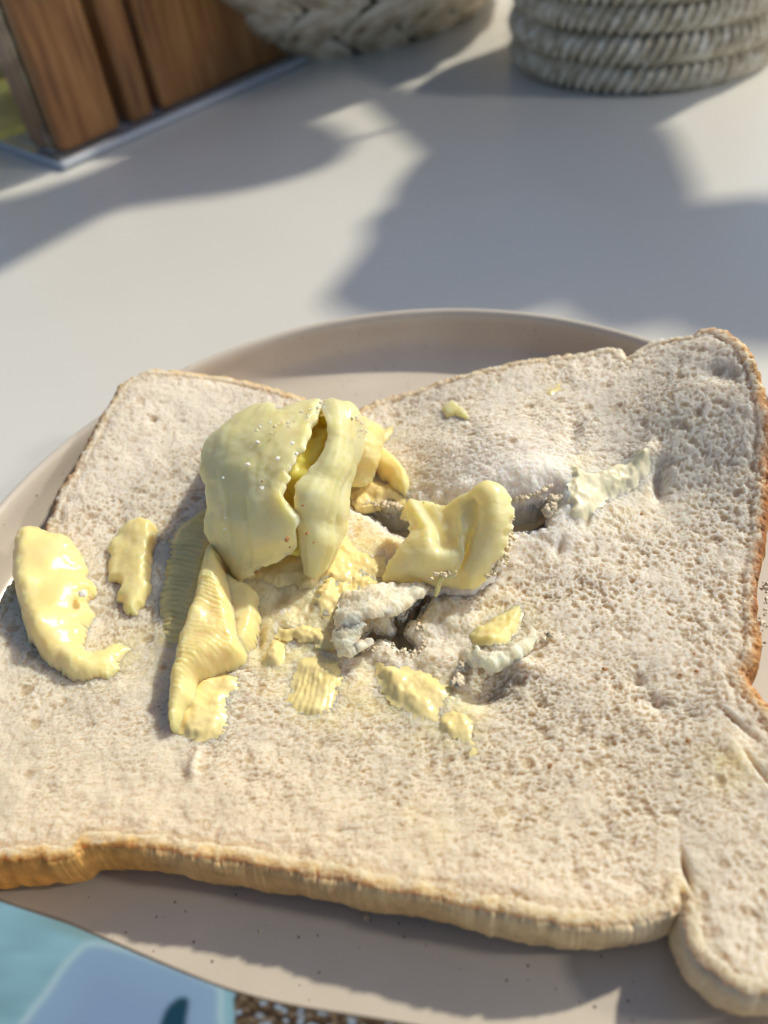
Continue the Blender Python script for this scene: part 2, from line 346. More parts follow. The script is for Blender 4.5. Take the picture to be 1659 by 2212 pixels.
# colours
ccol = [(300,800,(.66,.38,.13)),(500,820,(.68,.40,.15)),(720,880,(.66,.38,.14)),(200,900,(.55,.27,.08)),(110,1080,(.46,.20,.055)),(0,1300,(.38,.18,.07)),(-100,1700,(.5,.3,.12)),(0,1870,(.70,.36,.09)),(170,1840,(.76,.42,.12)),
        (450,1860,(.84,.54,.24)),(825,1930,(.85,.585,.29)),(1200,1990,(.86,.65,.37)),(1460,1960,(.86,.69,.45)),(1560,2110,(.86,.67,.43)),(900,830,(.62,.38,.17)),(1200,765,(.60,.38,.18)),(1360,760,(.8,.68,.5)),(1530,705,(.33,.13,.04)),(1630,780,(.58,.27,.07)),(1660,950,(.34,.12,.028)),(1640,1250,(.34,.12,.028)),(1620,1440,(.50,.22,.06)),(1690,1560,(.50,.22,.06)),(1780,1900,(.6,.4,.2))]
cw = np.array([hit(c[0], c[1])[:2] for c in ccol]); cc = np.array([c[2] for c in ccol])
def crust_colour(x, y, z=0):
    num = 0; den = 0
    for (a, b_), c in zip(cw, cc):
        w_ = 1/((x-a)**2+(y-b_)**2+1e-6)**2; num = num+w_[:, None]*c; den = den+w_
    c = num/den[:, None]; n_ = fbm(x/.0016+z/.0007, y/.0016-z/.0009, 80, 4, .6)
    return np.clip(c*(1+(1.1-np.clip(c[:, :1]*1.15, 0, 1))*1.5*n_[:, None]), .01, .95)
crumb = np.array([.735, .675, .575]); col = np.tile(crumb, (len(x), 1))*(1+.10*fbm(x/.004, y/.004, 81, 4))[:, None]
_pore_shade = sstep(.00006, .00030, D)[:, None]; col *= (1.08-_pore_shade*np.array([.23, .31, .43]))  # pits tinted darker with depth: pore shade put into the crumb colour
_w = np.clip(.8*region(250,1780,.04,3)+.5*region(900,1850,.03,4)+.35*region(0,1500,.03), 0, 1)[:, None]; col = col*(1-_w*np.array([.02, .075, .19]))
whit = np.clip(region(1150,1050,.016,2)+region(800,1330,.010,1.5)*.9+torn*.6, 0, 1)[:, None]; col = col*(1-whit)+np.array([.86, .82, .76])*whit
CC = crust_colour(x, y)
esz = .0019*(1+1.2*fbm(x/.002, y/.002, 83, 3)); k1 = (1-sstep(0, 1, so/np.maximum(esz, .0003)))[:, None]*.9
k2 = (np.exp(-np.maximum(so, 0)/.0042)*.55)[:, None]; warm = np.array([.74, .60, .41])
k2 = k2*(1+.8*np.clip(region(700,1850,.05,3), 0, 1))[:, None]; k2 = np.clip(k2, 0, .85)
col = col*(1-k2)+(warm*.75+.25*CC)*k2; col = col*(1-k1)+CC*k1
# butter soaked in
ST = [(680,1320,.014,1.3,.45),(520,1340,.012,1,.3),(760,1200,.012,1.5,1.),(690,1260,.009,1.5,1.),(640,1380,.009,1.3,.55),(560,1330,.006,1,.6),(700,1500,.007,1,.5),(900,1500,.009,1.5,.6),(980,1560,.006,1,.55),(1080,1350,.006,1.2,.6),(830,940,.005,1,.5),(1350,1100,.009,1.6,.28),(230,1420,.008,1.6,.35),(300,1400,.004,1,.4),(1000,1600,.003,1,.5),
      (1190,840,.0016,1.2,.5),(820,1060,.006,1.5,.5),(380,1390,.006,1,.35),(840,1260,.01,2,.7),(1570,1650,.004,1,.5),(900,1790,.004,1,.35),(120,1300,.014,1,.2),(930,1330,.006,1,.3),(1260,1010,.005,1,.35)]
gre = 0
for a in ST: gre = gre+region(a[0], a[1], a[2], a[3])*a[4]
gre = np.clip(gre*(1+1.6*fbm(x/.0025, y/.0025, 85, 4)), 0, 1); g1 = gre[:, None]
col = col*(1-g1*.75)+np.array([.86, .73, .38])*g1*.75
z = z+gre*D*.6
col = np.clip(col, 0, 1)
slice_ = empty('bread_slice', tuple(float(q) for q in (*hit(800, 1400)[:2], .0045)))
tag(slice_, 'torn slice of white bread lying on the speckled plate with butter on it', 'bread')
# hole walls join the crumb; the crust is its own part
zt = z; bo = BE[(so[BE[:, 0]] < .0015) & (so[BE[:, 1]] < .0015)]; bi = BE[~((so[BE[:, 0]] < .0015) & (so[BE[:, 1]] < .0015))]
V = np.stack([x, y, z], 1); TH = .0105
def zr(f): return lambda bv: np.maximum(zt[bv]*max(0, 1-f*9)+(z0[bv]-.001)*min(1, f*9)*(1-f)+(z0[bv]-.001)*0+(np.maximum(z0[bv]-TH, .0052))*f*min(1, f*9)+(zt[bv]*0 if f*9 >= 1 else 0), .0050) if f*9 >= 1 or f == 0 else np.maximum(zt[bv]*(1-f*9)+((z0[bv]-.001)*(1-f)+np.maximum(z0[bv]-TH, .0052)*f)*(f*9), .0050)
rw = [(0, zr(0)), (.0003, zr(.08)), (.0002, zr(.2)), (-.0004, zr(.35)), (-.0009, zr(.5)), (-.0012, zr(.7)), (-.0013, zr(.85)), (-.0012, zr(1))]
Vi, Fi, bvi = wall(x, y, z, bi, nx, ny, rw)
jit = .0005; Vi += np.stack([jit*fbm(Vi[:, 2]/.0012+Vi[:, 0]/.0009, Vi[:, 1]/.0009, 90+k, 3) for k in range(3)], 1)*(np.arange(len(Vi)) >= len(bvi))[:, None]
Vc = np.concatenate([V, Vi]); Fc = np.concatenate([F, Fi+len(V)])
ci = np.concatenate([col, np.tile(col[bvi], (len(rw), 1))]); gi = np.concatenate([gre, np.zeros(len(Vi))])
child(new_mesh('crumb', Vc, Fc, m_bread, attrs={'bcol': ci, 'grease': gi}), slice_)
prof_o = [(0,0),(.45,.05),(.75,.13),(.95,.25),(1.05,.4),(1.0,.55),(.85,.7),(.6,.83),(.25,.93),(-.4,1.0)]
cr_ = []
for o_, f_ in prof_o: cr_.append((o_*.0010, zr(f_)))
Vo, Fo, bvo = wall(x, y, z, bo, nx, ny, cr_, SBV)
nring = len(cr_); rr = np.repeat(np.arange(nring), len(bvo))
bul = (fbm(Vo[:, 0]/.006+Vo[:, 2]/.006, Vo[:, 1]/.006, 95, 3)*.0009+fbm(Vo[:, 0]/.0012+Vo[:, 2]/.0004, Vo[:, 1]/.0012-Vo[:, 2]/.0005, 96, 3)*.00022)*np.clip(rr/2, 0, 1)
Vo[:, 0] += np.tile(nx[bvo], nring)*bul; Vo[:, 1] += np.tile(ny[bvo], nring)*bul
cco = crust_colour(Vo[:, 0], Vo[:, 1], Vo[:, 2])*(1+.30*fbm(Vo[:, 0]/.006, Vo[:, 1]/.006+Vo[:, 2]/.002, 97, 3))[:, None]
tp = np.clip(1-rr/2, 0, 1)[:, None]; cco = np.clip(cco*(1-tp*.5)+np.tile(col[bvo], (nring, 1))*tp*.5, .01, .95)
child(new_mesh('crust', Vo, Fo, m_crust, attrs={'bcol': cco, 'grease': np.full(len(Vo), .25)}), slice_)
xb, yb, sb_, sob, Fb, BEb, _, _ = cut_grid(polys, .0015, .0, .0016, 1, 5)
zbm = np.maximum(zb(xb, yb)-TH+.0006, .0050)
child(new_mesh('underside', np.stack([xb, yb, zbm], 1), Fb[:, ::-1], m_crust, attrs={'bcol': np.tile([.7, .6, .45], (len(xb), 1)), 'grease': np.zeros(len(xb))}), slice_)

# ------------------------------------------------------------------ loft: a sheet through a net of (px, py, height mm above the bread)
def loft(name, net, T, m, root, nu=14, nv=14, rough=.0004, rag=.0005, seed=0, tip=6, ridges=None, scale=.003, por=0.):
    net = np.array(net, float)
    a = np.stack([spline(r, nv, False) for r in net]); a = np.stack([spline(a[:, j], nu, False) for j in range(a.shape[1])], 1)
    P3 = hit(a[..., 0], a[..., 1], a[..., 2]/1000)
    n0, n1 = P3.shape[:2]; u = np.linspace(-1, 1, n0)[:, None]*np.ones((1, n1)); v = np.linspace(-1, 1, n1)[None]*np.ones((n0, 1))
    du = np.gradient(P3, axis=0); dv = np.gradient(P3, axis=1); nn = np.cross(du, dv); nn /= np.linalg.norm(nn, axis=-1, keepdims=True)+1e-12
    if (nn*(CAM-P3)).sum() < 0: nn = -nn; flip = True
    else: flip = False
    L = P3/scale
    nz = fbm(L[..., 0]+seed*3.1, L[..., 1]+L[..., 2]*.8, seed, 5, .55)
    em = np.maximum(np.abs(u), np.abs(v)); ew = np.clip((em-.86)/.14, 0, 1)
    du_ = du/(np.linalg.norm(du, axis=-1, keepdims=True)+1e-12); dv_ = dv/(np.linalg.norm(dv, axis=-1, keepdims=True)+1e-12)
    rg = fbm(L[..., 0]*1.3+9, L[..., 1]*1.3+L[..., 2]*1.3, seed+5, 3, .55)*rag*2
    P3 = P3+(du_*(np.sign(u)*(np.abs(u) > .8))[..., None]+dv_*(np.sign(v)*(np.abs(v) > .8))[..., None])*(rg*ew)[..., None]
    th = T*np.sqrt(np.clip(1-np.abs(u)**tip, 0, 1)*np.clip(1-np.abs(v)**tip, 0, 1))
    d = nz*rough*2
    if ridges is not None: d = d+ridges(u, v, P3)
    if por: d = d-por*(pores(P3[..., 0]+P3[..., 2], P3[..., 1]-P3[..., 2]*.7, .0011, seed+9)+.5*pores(P3[..., 0]+P3[..., 2], P3[..., 1]-P3[..., 2]*.7, .0005, seed+19))
    top = P3+nn*(th*.5+d*np.clip((1-em)/.1, 0, 1))[..., None]; bot = P3-nn*(th*.5)[..., None]
    V = np.concatenate([top.reshape(-1, 3), bot.reshape(-1, 3)]); idx = np.arange(n0*n1).reshape(n0, n1)
    Ft = np.stack([idx[:-1, :-1], idx[1:, :-1], idx[1:, 1:], idx[:-1, 1:]], -1).reshape(-1, 4); k = n0*n1
    bd = np.concatenate([idx[0, :], idx[1:, -1], idx[-1, ::-1][1:], idx[::-1, 0][1:]])[:-0 or None]
    A = bd; B = np.roll(bd, -1); A, B = A[:-1], B[:-1]
    Fs = np.stack([A, B, B+k, A+k], 1)
    if flip: Ft = Ft[:, ::-1]; Fs = Fs[:, ::-1]
    F = np.concatenate([Ft, Ft[:, ::-1]+k, Fs])
    o = new_mesh(name, V, F, m)
    if root: child(o, root)
    return o
# ------------------------------------------------------------------ pat: a mound with a traced outline lying on the bread
def pat(name, outline, hts, m, wd=.003, rag=.0006, h=.00028, seed=0, ridge=None, root=None, base=-.0012, rough=.00015, label=None, group=None, pw=2., rs=.0015, cat='butter', soft=8, melt=False):
    P = pxpoly(outline, .0005, 6)
    x, y, s, so, F, BE, nx, ny = cut_grid([P], h, rag, rs, 2, seed, soft)
    hp = np.array([hit(a, b_)[:2] for a, b_, _ in hts]); hv = np.array([c for *_, c in hts])/1000
    num = 0; den = 0
    for (a, b_), c in zip(hp, hv):
        w_ = 1/((x-a)**2+(y-b_)**2+9e-6)**1.5; num = num+w_*c; den = den+w_
    Hh = num/den; e = np.clip(1-(.6*SOFT+.4*s)/(wd*.8), 0, 1); dome = (1-e**pw)**(1/pw)
    if melt: dome = sstep(0, wd*1.15, .5*SOFT+.5*s)*(1+.25*fbm(x/.0018, y/.0018, seed+6, 3)); base = -.0022
    lo_ = -.00016 if melt else base*.3
    if melt: Hh = Hh*.52
    zz = zb(x, y)+lo_+(Hh-lo_)*dome+rough*2.2*fbm(x/.0026, y/.0026, seed+3, 5, .55)*dome
    if ridge is not None: zz = zz+ridge(x, y)*np.clip(s/.001, 0, 1)
    V = np.stack([x, y, zz], 1); Vw, Fw, bv = wall(x, y, zz, BE, nx, ny, [(0, lambda b_: zz[b_]), (0, lambda b_: zz[b_]+base)])
    o = new_mesh(name, np.concatenate([V, Vw]), np.concatenate([F, Fw+len(V)]), m)
    if label:
        c = V.mean(0); c[2] = V[:, 2].min(); o.data.transform(Matrix.Translation(-Vector(c))); o.location = c; tag(o, label, cat, group)
    elif root: child(o, root)
    return o
def base_at(px, py): p = hit(px, py); return tuple(float(q) for q in p)
def ridges_dir(px0, py0, px1, py1, sp_, amp, bend=0, seed=0):
    """ridges whose lines run from point 0 to point 1"""
    a = hit(px0, py0); b_ = hit(px1, py1); d = (b_-a)[:2]; d /= np.linalg.norm(d); n_ = np.array([-d[1], d[0]])
    def f(x, y):
        u = (x-a[0])*d[0]+(y-a[1])*d[1]; v = (x-a[0])*n_[0]+(y-a[1])*n_[1]
        v = v+bend*u*u+.0011*fbm(x/.0045, y/.0045, seed+7, 3)
        t_ = (v/sp_) % 1.0
        return amp*((1-np.abs(2*t_-1))**.7-.5)*np.clip(1+1.5*fbm(x/.0028, y/.0028, seed, 3), .1, 1.8)
    return f

BG = 'pieces of butter on the bread slice'
curl = pat('butter_curl', [(47,1168),(62,1153),(80,1146),(91,1139),(98,1153),(138,1161),(164,1179),(182,1208),(196,1230),(192,1248),(211,1268),(200,1290),(189,1302),(196,1332),(185,1361),(180,1385),(186,1402),(204,1412),(222,1397),(240,1384),(269,1384),(282,1397),(262,1420),(251,1450),(218,1466),(182,1470),(138,1455),(95,1422),(62,1375),(44,1317),(35,1252),(38,1197)],
    [(60,1200,7),(75,1300,8),(110,1380,8),(160,1440,5),(120,1180,4.5),(120,1250,6),(135,1320,5.5),(165,1250,2.6),(175,1330,2.),(170,1400,2.),(150,1380,4),(230,1430,2.),(265,1400,1.)], m_butter, .0052, .0008, seed=3, rough=.00005, soft=45,
    label='large smooth curved butter curl at the left edge of the bread', group=BG)
pat('butter_pat', [(309,1126),(327,1128),(338,1142),(332,1190),(327,1233),(322,1273),(305,1310),(289,1330),(273,1321),(262,1302),(247,1295),(260,1266),(251,1255),(233,1252),(233,1222),(240,1204),(231,1186),(247,1161),(276,1135)],
    [(320,1160,3.6),(312,1230,3.4),(300,1290,2.8),(260,1180,1.7),(250,1230,1.4),(270,1300,1.6)], m_butter, .002, .0006, seed=8, rough=.00016,
    label='short smooth pat of butter with ragged left edge beside the large curl', group=BG)
pat('ribbed_smear', [(375,1142),(415,1110),(452,1095),(470,1130),(462,1180),(440,1252),(424,1324),(408,1361),(393,1382),(364,1404),(342,1392),(345,1353),(342,1288),(352,1226),(360,1179)],
    [(420,1150,1.8),(400,1250,1.7),(380,1340,1.2),(360,1390,.7)], m_butter_melt, .0022, .0004, seed=12, rough=.0001, melt=True, ridge=ridges_dir(345,1262,440,1285,.00125,.00055,-9,2),
    label='flat ribbed butter smear in the shade left of the tall folded lump', group=BG)
roll = empty('butter_roll', base_at(470, 1400)); tag(roll, 'long ribbed butter ribbon folded over below the tall lump, melting at its lower end', 'butter', BG)
pat('melted_end', [(444,1455),(502,1444),(520,1470),(516,1495),(495,1512),(490,1575),(469,1592),(436,1600),(400,1592),(380,1579),(378,1550),(400,1500)], [(430,1550,2.2),(470,1560,1.4),(480,1470,1.6),(410,1530,3)], m_butter_melt, .002, .0005, seed=14, root=roll, rough=.0002, melt=True)
pat('flat_layer', [(487,1240),(520,1262),(552,1284),(562,1324),(558,1360),(546,1395),(524,1425),(500,1440),(470,1440),(470,1340)], [(530,1320,4.),(500,1400,4),(550,1300,3)], m_butter, .0022, .0006, seed=15, root=roll, ridge=ridges_dir(470,1310,550,1335,.0008,.00010,0,4), rough=.00012)
pat('ribbed_fold', [(460,1205),(478,1200),(488,1222),(497,1262),(510,1300),(522,1350),(532,1400),(526,1436),(487,1452),(444,1470),(428,1484),(424,1520),(404,1541),(384,1580),(366,1572),(370,1506),(382,1455),(400,1397),(418,1353),(433,1302),(447,1244)],
    [(450,1300,8.5),(425,1380,8.5),(405,1450,7.),(390,1530,4.5),(480,1300,8),(490,1380,7),(505,1420,5),(470,1230,8.5),(450,1440,6.5)], m_butter, .0034, .0003, seed=16, root=roll, ridge=ridges_dir(415,1395,520,1422,.00082,.0004,4,5), rough=.0003)

# ---- tall folded lump
lump = empty('butter_lump', base_at(600, 1220)); tag(lump, 'tallest folded butter lump with a deep yellow slit, in the middle of the bread', 'butter', BG)
slab = [[(474,962,2),(520,916,4),(556,902,6),(620,908,8),(680,895,10)],
        [(488,938,15),(527,900,18),(582,882,20),(596,900,20.5),(694,872,22)],
        [(452,966,16),(495,940,20),(560,918,22.),(628,912,23),(684,905,24)],
        [(439,1008,15.5),(490,985,19.5),(545,962,21.5),(600,955,22.5),(652,962,22.5)],
        [(446,1040,14.5),(490,1024,18),(540,1010,20),(582,1008,20.5),(630,1012,20.5)],
        [(456,1075,13),(498,1064,16),(545,1054,18),(580,1052,18.5),(614,1062,18)],
        [(450,1138,8),(500,1126,12),(550,1114,14.5),(600,1108,15.5),(636,1108,16)],
        [(464,1176,5.5),(505,1174,8),(550,1168,10.5),(598,1158,12),(644,1148,12.5)],
        [(500,1214,2),(518,1218,4),(548,1210,6),(592,1192,8),(642,1170,9)],
        [(522,1246,0.5),(532,1250,1.5),(548,1240,4),(587,1217,6),(630,1190,7)]]
def slabr(u, v, P):
    return .0006*np.exp(-((v+.50-.12*u)/.025)**2)*sstep(-.2, .2, u)*(1-sstep(.5, .8, u))-.0003*np.exp(-((v+.12-.2*u)/.03)**2)*sstep(0, .3, u)+.00022*vn(v*13+u*3.2, u*2.3, 4)+.0004*vn(v*2.6, u*2.1+3, 8)
loft('slab', slab, .0030, m_butter_pale, lump, rough=.00024, rag=.0008, seed=21, ridges=slabr, tip=30, scale=.004)
band = [[(650,905,6),(700,905,8),(745,905,10),(790,925,4)],
        [(684,880,20),(716,870,22),(760,886,21),(784,925,14)],
        [(703,910,24),(728,905,24.5),(758,920,22),(780,962,14)],
        [(712,940,23),(730,950,23),(753,965,20),(770,995,13)],
        [(698,985,21),(718,1000,21),(742,1015,18),(758,1030,12)],
        [(664,1024,19),(702,1035,19),(726,1048,16.5),(750,1072,11)],
        [(640,1062,18),(680,1080,17.5),(716,1094,14),(748,1110,9)],
        [(640,1110,14),(674,1120,14),(710,1130,11),(745,1140,6)],
        [(648,1150,9.5),(678,1162,10.5),(708,1168,8.5),(730,1172,4)],
        [(656,1195,5),(676,1208,6),(700,1208,4.5),(718,1200,2)],
        [(664,1240,1),(676,1248,1.5),(690,1240,1.5),(708,1226,.5)]]
def bandr(u, v, P): return -.0011*np.exp(-((v-.55+.1*u)/.07)**2)*sstep(-.3, 0, u)*(1-sstep(.3, .6, u))+.0004*vn(v*7, u*1.5, 9)
loft('fold', band, .0021, m_butter_pale, lump, rough=.0002, rag=.0007, seed=25, ridges=bandr, tip=24, scale=.004)
core = [[(560,930,8),(640,915,12),(700,905,16),(760,930,10)],
        [(520,960,10),(620,950,17),(700,945,18.5),(755,980,10)],
        [(500,1040,8),(600,1030,16),(690,1000,17),(745,1060,8)],
        [(490,1130,3),(590,1120,8),(680,1120,8),(735,1140,3)],
        [(500,1205,.5),(580,1200,3),(670,1205,2.5),(715,1195,0)]]
m_butter_glow = butter_mat('butter_glow', (.99, .79, .17), .3, .9, .006)  # same butter in deeper yellow: glow of light through the fold put into colour
loft('inner_core', core, .003, m_butter_glow, lump, rough=.0010, seed=28, scale=.003, ridges=lambda u, v, P: .0010*vn(v*5+u*3, u*2, 31))
back = [[(740,905,6),(775,912,6),(800,925,4)],[(745,925,10),(785,925,10),(815,945,5)],[(750,965,9),(790,965,9),(815,985,4)],[(748,1005,6),(780,1010,6),(803,1015,2.5)],[(745,1050,2),(770,1050,2),(790,1040,1)]]
loft('back_fold', back, .004, m_butter, lump, rough=.0006, rag=.0009, seed=31, scale=.0025)
pat('smeared_foot', [(470,1215),(520,1225),(600,1190),(640,1180),(700,1150),(735,1140),(780,1180),(842,1205),(836,1240),(794,1252),(740,1262),(700,1262),(665,1275),(630,1262),(590,1262),(560,1256),(520,1262),(490,1250)],
    [(530,1245,2.2),(600,1230,2.2),(680,1235,2.6),(740,1200,1.4),(800,1225,1.2)], m_butter_melt, .0025, .001, seed=33, root=lump, rough=.00032, melt=True)

# ---- chunk on the right
def chr_(x, y):
    a = hit(1028, 1100, .008); b_ = hit(985, 1215, .006); d = (b_-a)[:2]; L = np.linalg.norm(d); d /= L; n_ = np.array([-d[1], d[0]])
    u = ((x-a[0])*d[0]+(y-a[1])*d[1])/L; v = (x-a[0])*n_[0]+(y-a[1])*n_[1]; v = v+.0016*np.sin(u*3.4)
    g = -.0036*np.exp(-(v/.0011)**2)*sstep(-.15, .1, u)*(1-sstep(.9, 1.25, u))
    a2 = hit(940, 1110, .008); b2 = hit(955, 1190, .006); d2 = (b2-a2)[:2]; L2 = np.linalg.norm(d2); d2 /= L2
    u2 = ((x-a2[0])*d2[0]+(y-a2[1])*d2[1])/L2; v2 = -(x-a2[0])*d2[1]+(y-a2[1])*d2[0]
    g2 = -.0022*np.exp(-(v2/.0012)**2)*sstep(-.2, .1, u2)*(1-sstep(.7, 1.1, u2))
    a3 = .0011*np.exp(-((v-.0032)/.0012)**2)*sstep(0, .3, u)+.0010*np.exp(-((v+.0030)/.0014)**2)
    return g+g2+a3
chunk = empty('butter_chunk', base_at(960, 1230)); tag(chunk, 'swirled butter chunk with shiny hollows right of the tall lump, beside the torn gap', 'butter', BG)
cnet = [[(868,1130,3),(905,1115,4),(960,1120,6),(1030,1090,8),(1090,1085,6)],
        [(872,1100,7),(915,1092,8),(962,1104,9),(1030,1066,14),(1098,1070,12)],
        [(880,1126,8),(925,1120,9.5),(975,1124,9.5),(1040,1092,13.5),(1106,1100,12)],
        [(888,1152,8),(932,1147,10.5),(978,1152,10),(1035,1125,12.5),(1106,1128,11.5)],
        [(868,1182,7),(920,1172,10.5),(978,1180,9),(1022,1150,11),(1100,1155,10.5)],
        [(845,1218,4.5),(910,1205,9),(975,1205,9),(1010,1190,9),(1085,1200,8)],
        [(830,1246,1.5),(890,1235,5.5),(960,1235,6.5),(1000,1230,6.5),(1055,1240,5.5)],
        [(850,1252,-.5),(895,1256,2),(950,1262,2.5),(1000,1266,2.5),(1040,1254,2.5)]]
def cr2(u, v, P):
    c1 = .42-.10*u+.10*np.sin(u*2.4+.5); c2 = -.30+.34*u
    g = -.0015*np.exp(-((v-c1)/.075)**2)*sstep(-.85, -.5, u)*(1-sstep(.45, .8, u))
    g = g+.0014*np.exp(-((v-c1-.26)/.17)**2)+.0008*np.exp(-((v-c1+.16)/.08)**2)*sstep(-.6, -.2, u)*(1-sstep(.4, .8, u))
    g = g-.0011*np.exp(-((v-c2)/.12)**2)*sstep(-.7, -.4, u)*(1-sstep(.05, .4, u))+.0007*np.exp(-((v-c2+.2)/.10)**2)*(1-sstep(.2, .6, u))
    return g
loft('swirl', cnet, .0022, m_butter_pale, chunk, nu=16, nv=18, rough=.00015, rag=.0008, seed=41, ridges=cr2, tip=14, scale=.002)
# crumb torn up with the chunk
def blobs(name, items, m, colr, root=None, seed=0, kind=None, sub=2):
    """rough little lumps joined into one mesh: items of (px, py, height mm, radius mm)"""
    import bmesh
    bm = bmesh.new(); bmesh.ops.create_icosphere(bm, subdivisions=sub, radius=1); V0 = np.array([v.co[:] for v in bm.verts]); F0 = np.array([[v.index for v in f.verts] for f in bm.faces]); bm.free()
    rng = np.random.RandomState(seed); VV = []; FF = []; k = 0; cs = []
    for px, py, h_, r_ in items:
        p = hit(px, py, h_/1000); sc = r_/1000*(0.7+.6*rng.rand(3)); q = V0*(1+1.7*np.stack([vn(V0[:, 0]*2.2+rng.rand()*50, V0[:, 1]*2.2+V0[:, 2]*1.9, 3)]).T)
        an = rng.rand()*6.3; ca, sa = math.cos(an), math.sin(an); q = q*sc; q = np.stack([q[:, 0]*ca-q[:, 1]*sa, q[:, 0]*sa+q[:, 1]*ca, q[:, 2]], 1)
        VV.append(q+p); FF.append(F0+k); k += len(V0); cs.append(np.tile(np.array(colr)*(.9+.2*rng.rand()), (len(V0), 1)))
    V = np.concatenate(VV); o = new_mesh(name, V, np.concatenate(FF), m, attrs={'bcol': np.clip(np.concatenate(cs), 0, 1), 'grease': np.zeros(len(V))})
    if root: child(o, root)
    if kind: o['kind'] = kind
    return o
def line_blobs(pts, n, h, r, jit, seed):
    rng = np.random.RandomState(seed); s = spline(pts, 20, False); out = []
    for i in range(n):
        p = s[rng.randint(len(s))]; out.append((p[0]+rng.randn()*jit, p[1]+rng.randn()*jit*.7, h+rng.randn()*h*.2, r*(.5+rng.rand())))
    return out
und = [[(860,1250,-1),(900,1248,1.5),(960,1255,2),(1040,1235,3),(1096,1150,5)],
       [(852,1262,-1),(900,1268,.5),(955,1276,1),(1045,1256,1.5),(1104,1170,3)],
       [(860,1272,-2),(905,1276,-1),(960,1284,-1),(1045,1264,-.5),(1100,1186,1)]]
def sheet_bread(name, net, T, root, seed, colr=(.84, .79, .72), grease=0., **k):
    o = loft(name, net, T, m_bread, root, seed=seed, nu=26, nv=26, por=.0004, **k); nV = len(o.data.vertices)
    co = np.empty(nV*3, np.float32); o.data.vertices.foreach_get('co', co); co = co.reshape(-1, 3)
    c = np.clip(np.array(colr)*(1+.35*fbm(co[:, 0]/.002, co[:, 1]/.002+co[:, 2]/.002, seed, 4))[:, None], 0, 1)
    at = o.data.color_attributes.new('bcol', 'FLOAT_COLOR', 'POINT'); c4 = np.ones((nV, 4), np.float32); c4[:, :3] = c; at.data.foreach_set('color', c4.ravel())
    at = o.data.attributes.new('grease', 'FLOAT', 'POINT'); at.data.foreach_set('value', np.full(nV, grease, np.float32)); return o
sheet_bread('stuck_crumb', und, .002, chunk, 44, rough=.0006, rag=.0012, scale=.0015)
blobs('clinging_crumbs', line_blobs([(1098,1120),(1106,1150),(1088,1205),(1050,1245)], 60, 6, .3, 5, 4)+line_blobs([(940,1245),(965,1238),(980,1240)], 26, 7.5, .28, 5, 5)+line_blobs([(850,1256),(900,1266),(940,1272)], 34, 1.5, .5, 5, 6)+line_blobs([(885,1092),(910,1090),(940,1088)], 14, 8.5, .22, 4, 7), m_bits, (.84, .74, .52), chunk, 3, 'stuff')
def tube(name, pts, rad, m, root, nseg=8):
    s = spline([(a, b_, c) for a, b_, c in pts], 6, False); P3 = hit(s[:, 0], s[:, 1], s[:, 2]/1000); n = len(P3); V = []
    tg = np.gradient(P3, axis=0); tg /= np.linalg.norm(tg, axis=1, keepdims=True); up_ = np.array([0, 0, 1.]); a = np.cross(tg, up_); a /= np.linalg.norm(a, axis=1, keepdims=True)+1e-9; b2 = np.cross(a, tg)
    rr = rad*np.sqrt(np.clip(1-np.abs(np.linspace(-1, 1, n))**6, .02, 1))
    for i in range(nseg):
        an = 2*math.pi*i/nseg; V.append(P3+(a*math.cos(an)+b2*math.sin(an))*rr[:, None])
    V = np.stack(V, 1).reshape(-1, 3); F = [(i*nseg+j, i*nseg+(j+1) % nseg, (i+1)*nseg+(j+1) % nseg, (i+1)*nseg+j) for i in range(n-1) for j in range(nseg)]
    return child(new_mesh(name, V, F, m), root)
tube('butter_thread', [(985,1243,6.5),(962,1246,6.5),(950,1256,5.5),(946,1272,4),(940,1290,2.5)], .00055, m_butter, chunk)

# ---- smaller pieces
pat('butter_pat', [(810,1419),(830,1417),(856,1435),(923,1448),(956,1472),(985,1488),(985,1505),(955,1524),(948,1560),(903,1557),(873,1531),(843,1511),(820,1478)], [(825,1440,3.2),(850,1480,3.2),(900,1490,1.6),(950,1500,1.3),(920,1545,.7)], m_butter_melt, .0024, .0006, seed=51, rough=.00022, melt=True,
    label='soft wedge of butter in front of the lower torn hole', group=BG)
pat('butter_pat', [(645,1417),(700,1417),(740,1447),(735,1480),(725,1512),(690,1547),(645,1547),(615,1507),(630,1457)], [(650,1430,1.6),(680,1480,2.1),(700,1500,1.8),(640,1530,1.3)], m_butter_melt, .0022, .0006, seed=54, rough=.00025, melt=True, ridge=ridges_dir(700,1430,670,1540,.0011,.00022,0,3),
    label='thin shiny butter pat scraped on the crumb, left of the soft wedge', group=BG)
pat('butter_dab', [(590,1377),(604,1384),(612,1407),(608,1436),(590,1443),(566,1438),(562,1417),(575,1395)], [(590,1410,3.2),(600,1390,2.5)], m_butter_melt, .0016, .0005, seed=57, rough=.0003, melt=True, label='small rounded dab of butter right of the ribbed ribbon', group=BG)
pat('butter_pat', [(1008,1379),(1020,1352),(1048,1336),(1098,1306),(1131,1293),(1130,1339),(1118,1366),(1092,1396),(1048,1405)], [(1040,1370,2.6),(1100,1340,1.8),(1125,1305,1.),(1080,1385,2.6)], m_butter, .0018, .0006, seed=60, rough=.0002, melt=True, ridge=ridges_dir(1100,1325,1075,1395,.0011,.00018,0,3),
    label='bright yellow butter pat with white torn crumb along its front, right of the torn hole', group=BG)
pat('butter_smear', [(948,1530),(975,1524),(1010,1536),(1028,1560),(1022,1580),(1030,1610),(1018,1628),(1005,1600),(975,1590),(950,1570)], [(980,1555,.9),(1015,1600,.6)], m_butter_melt, .0015, .0009, seed=63, rough=.0003, melt=True, label='faint thin butter smear below the soft wedge', group=BG)
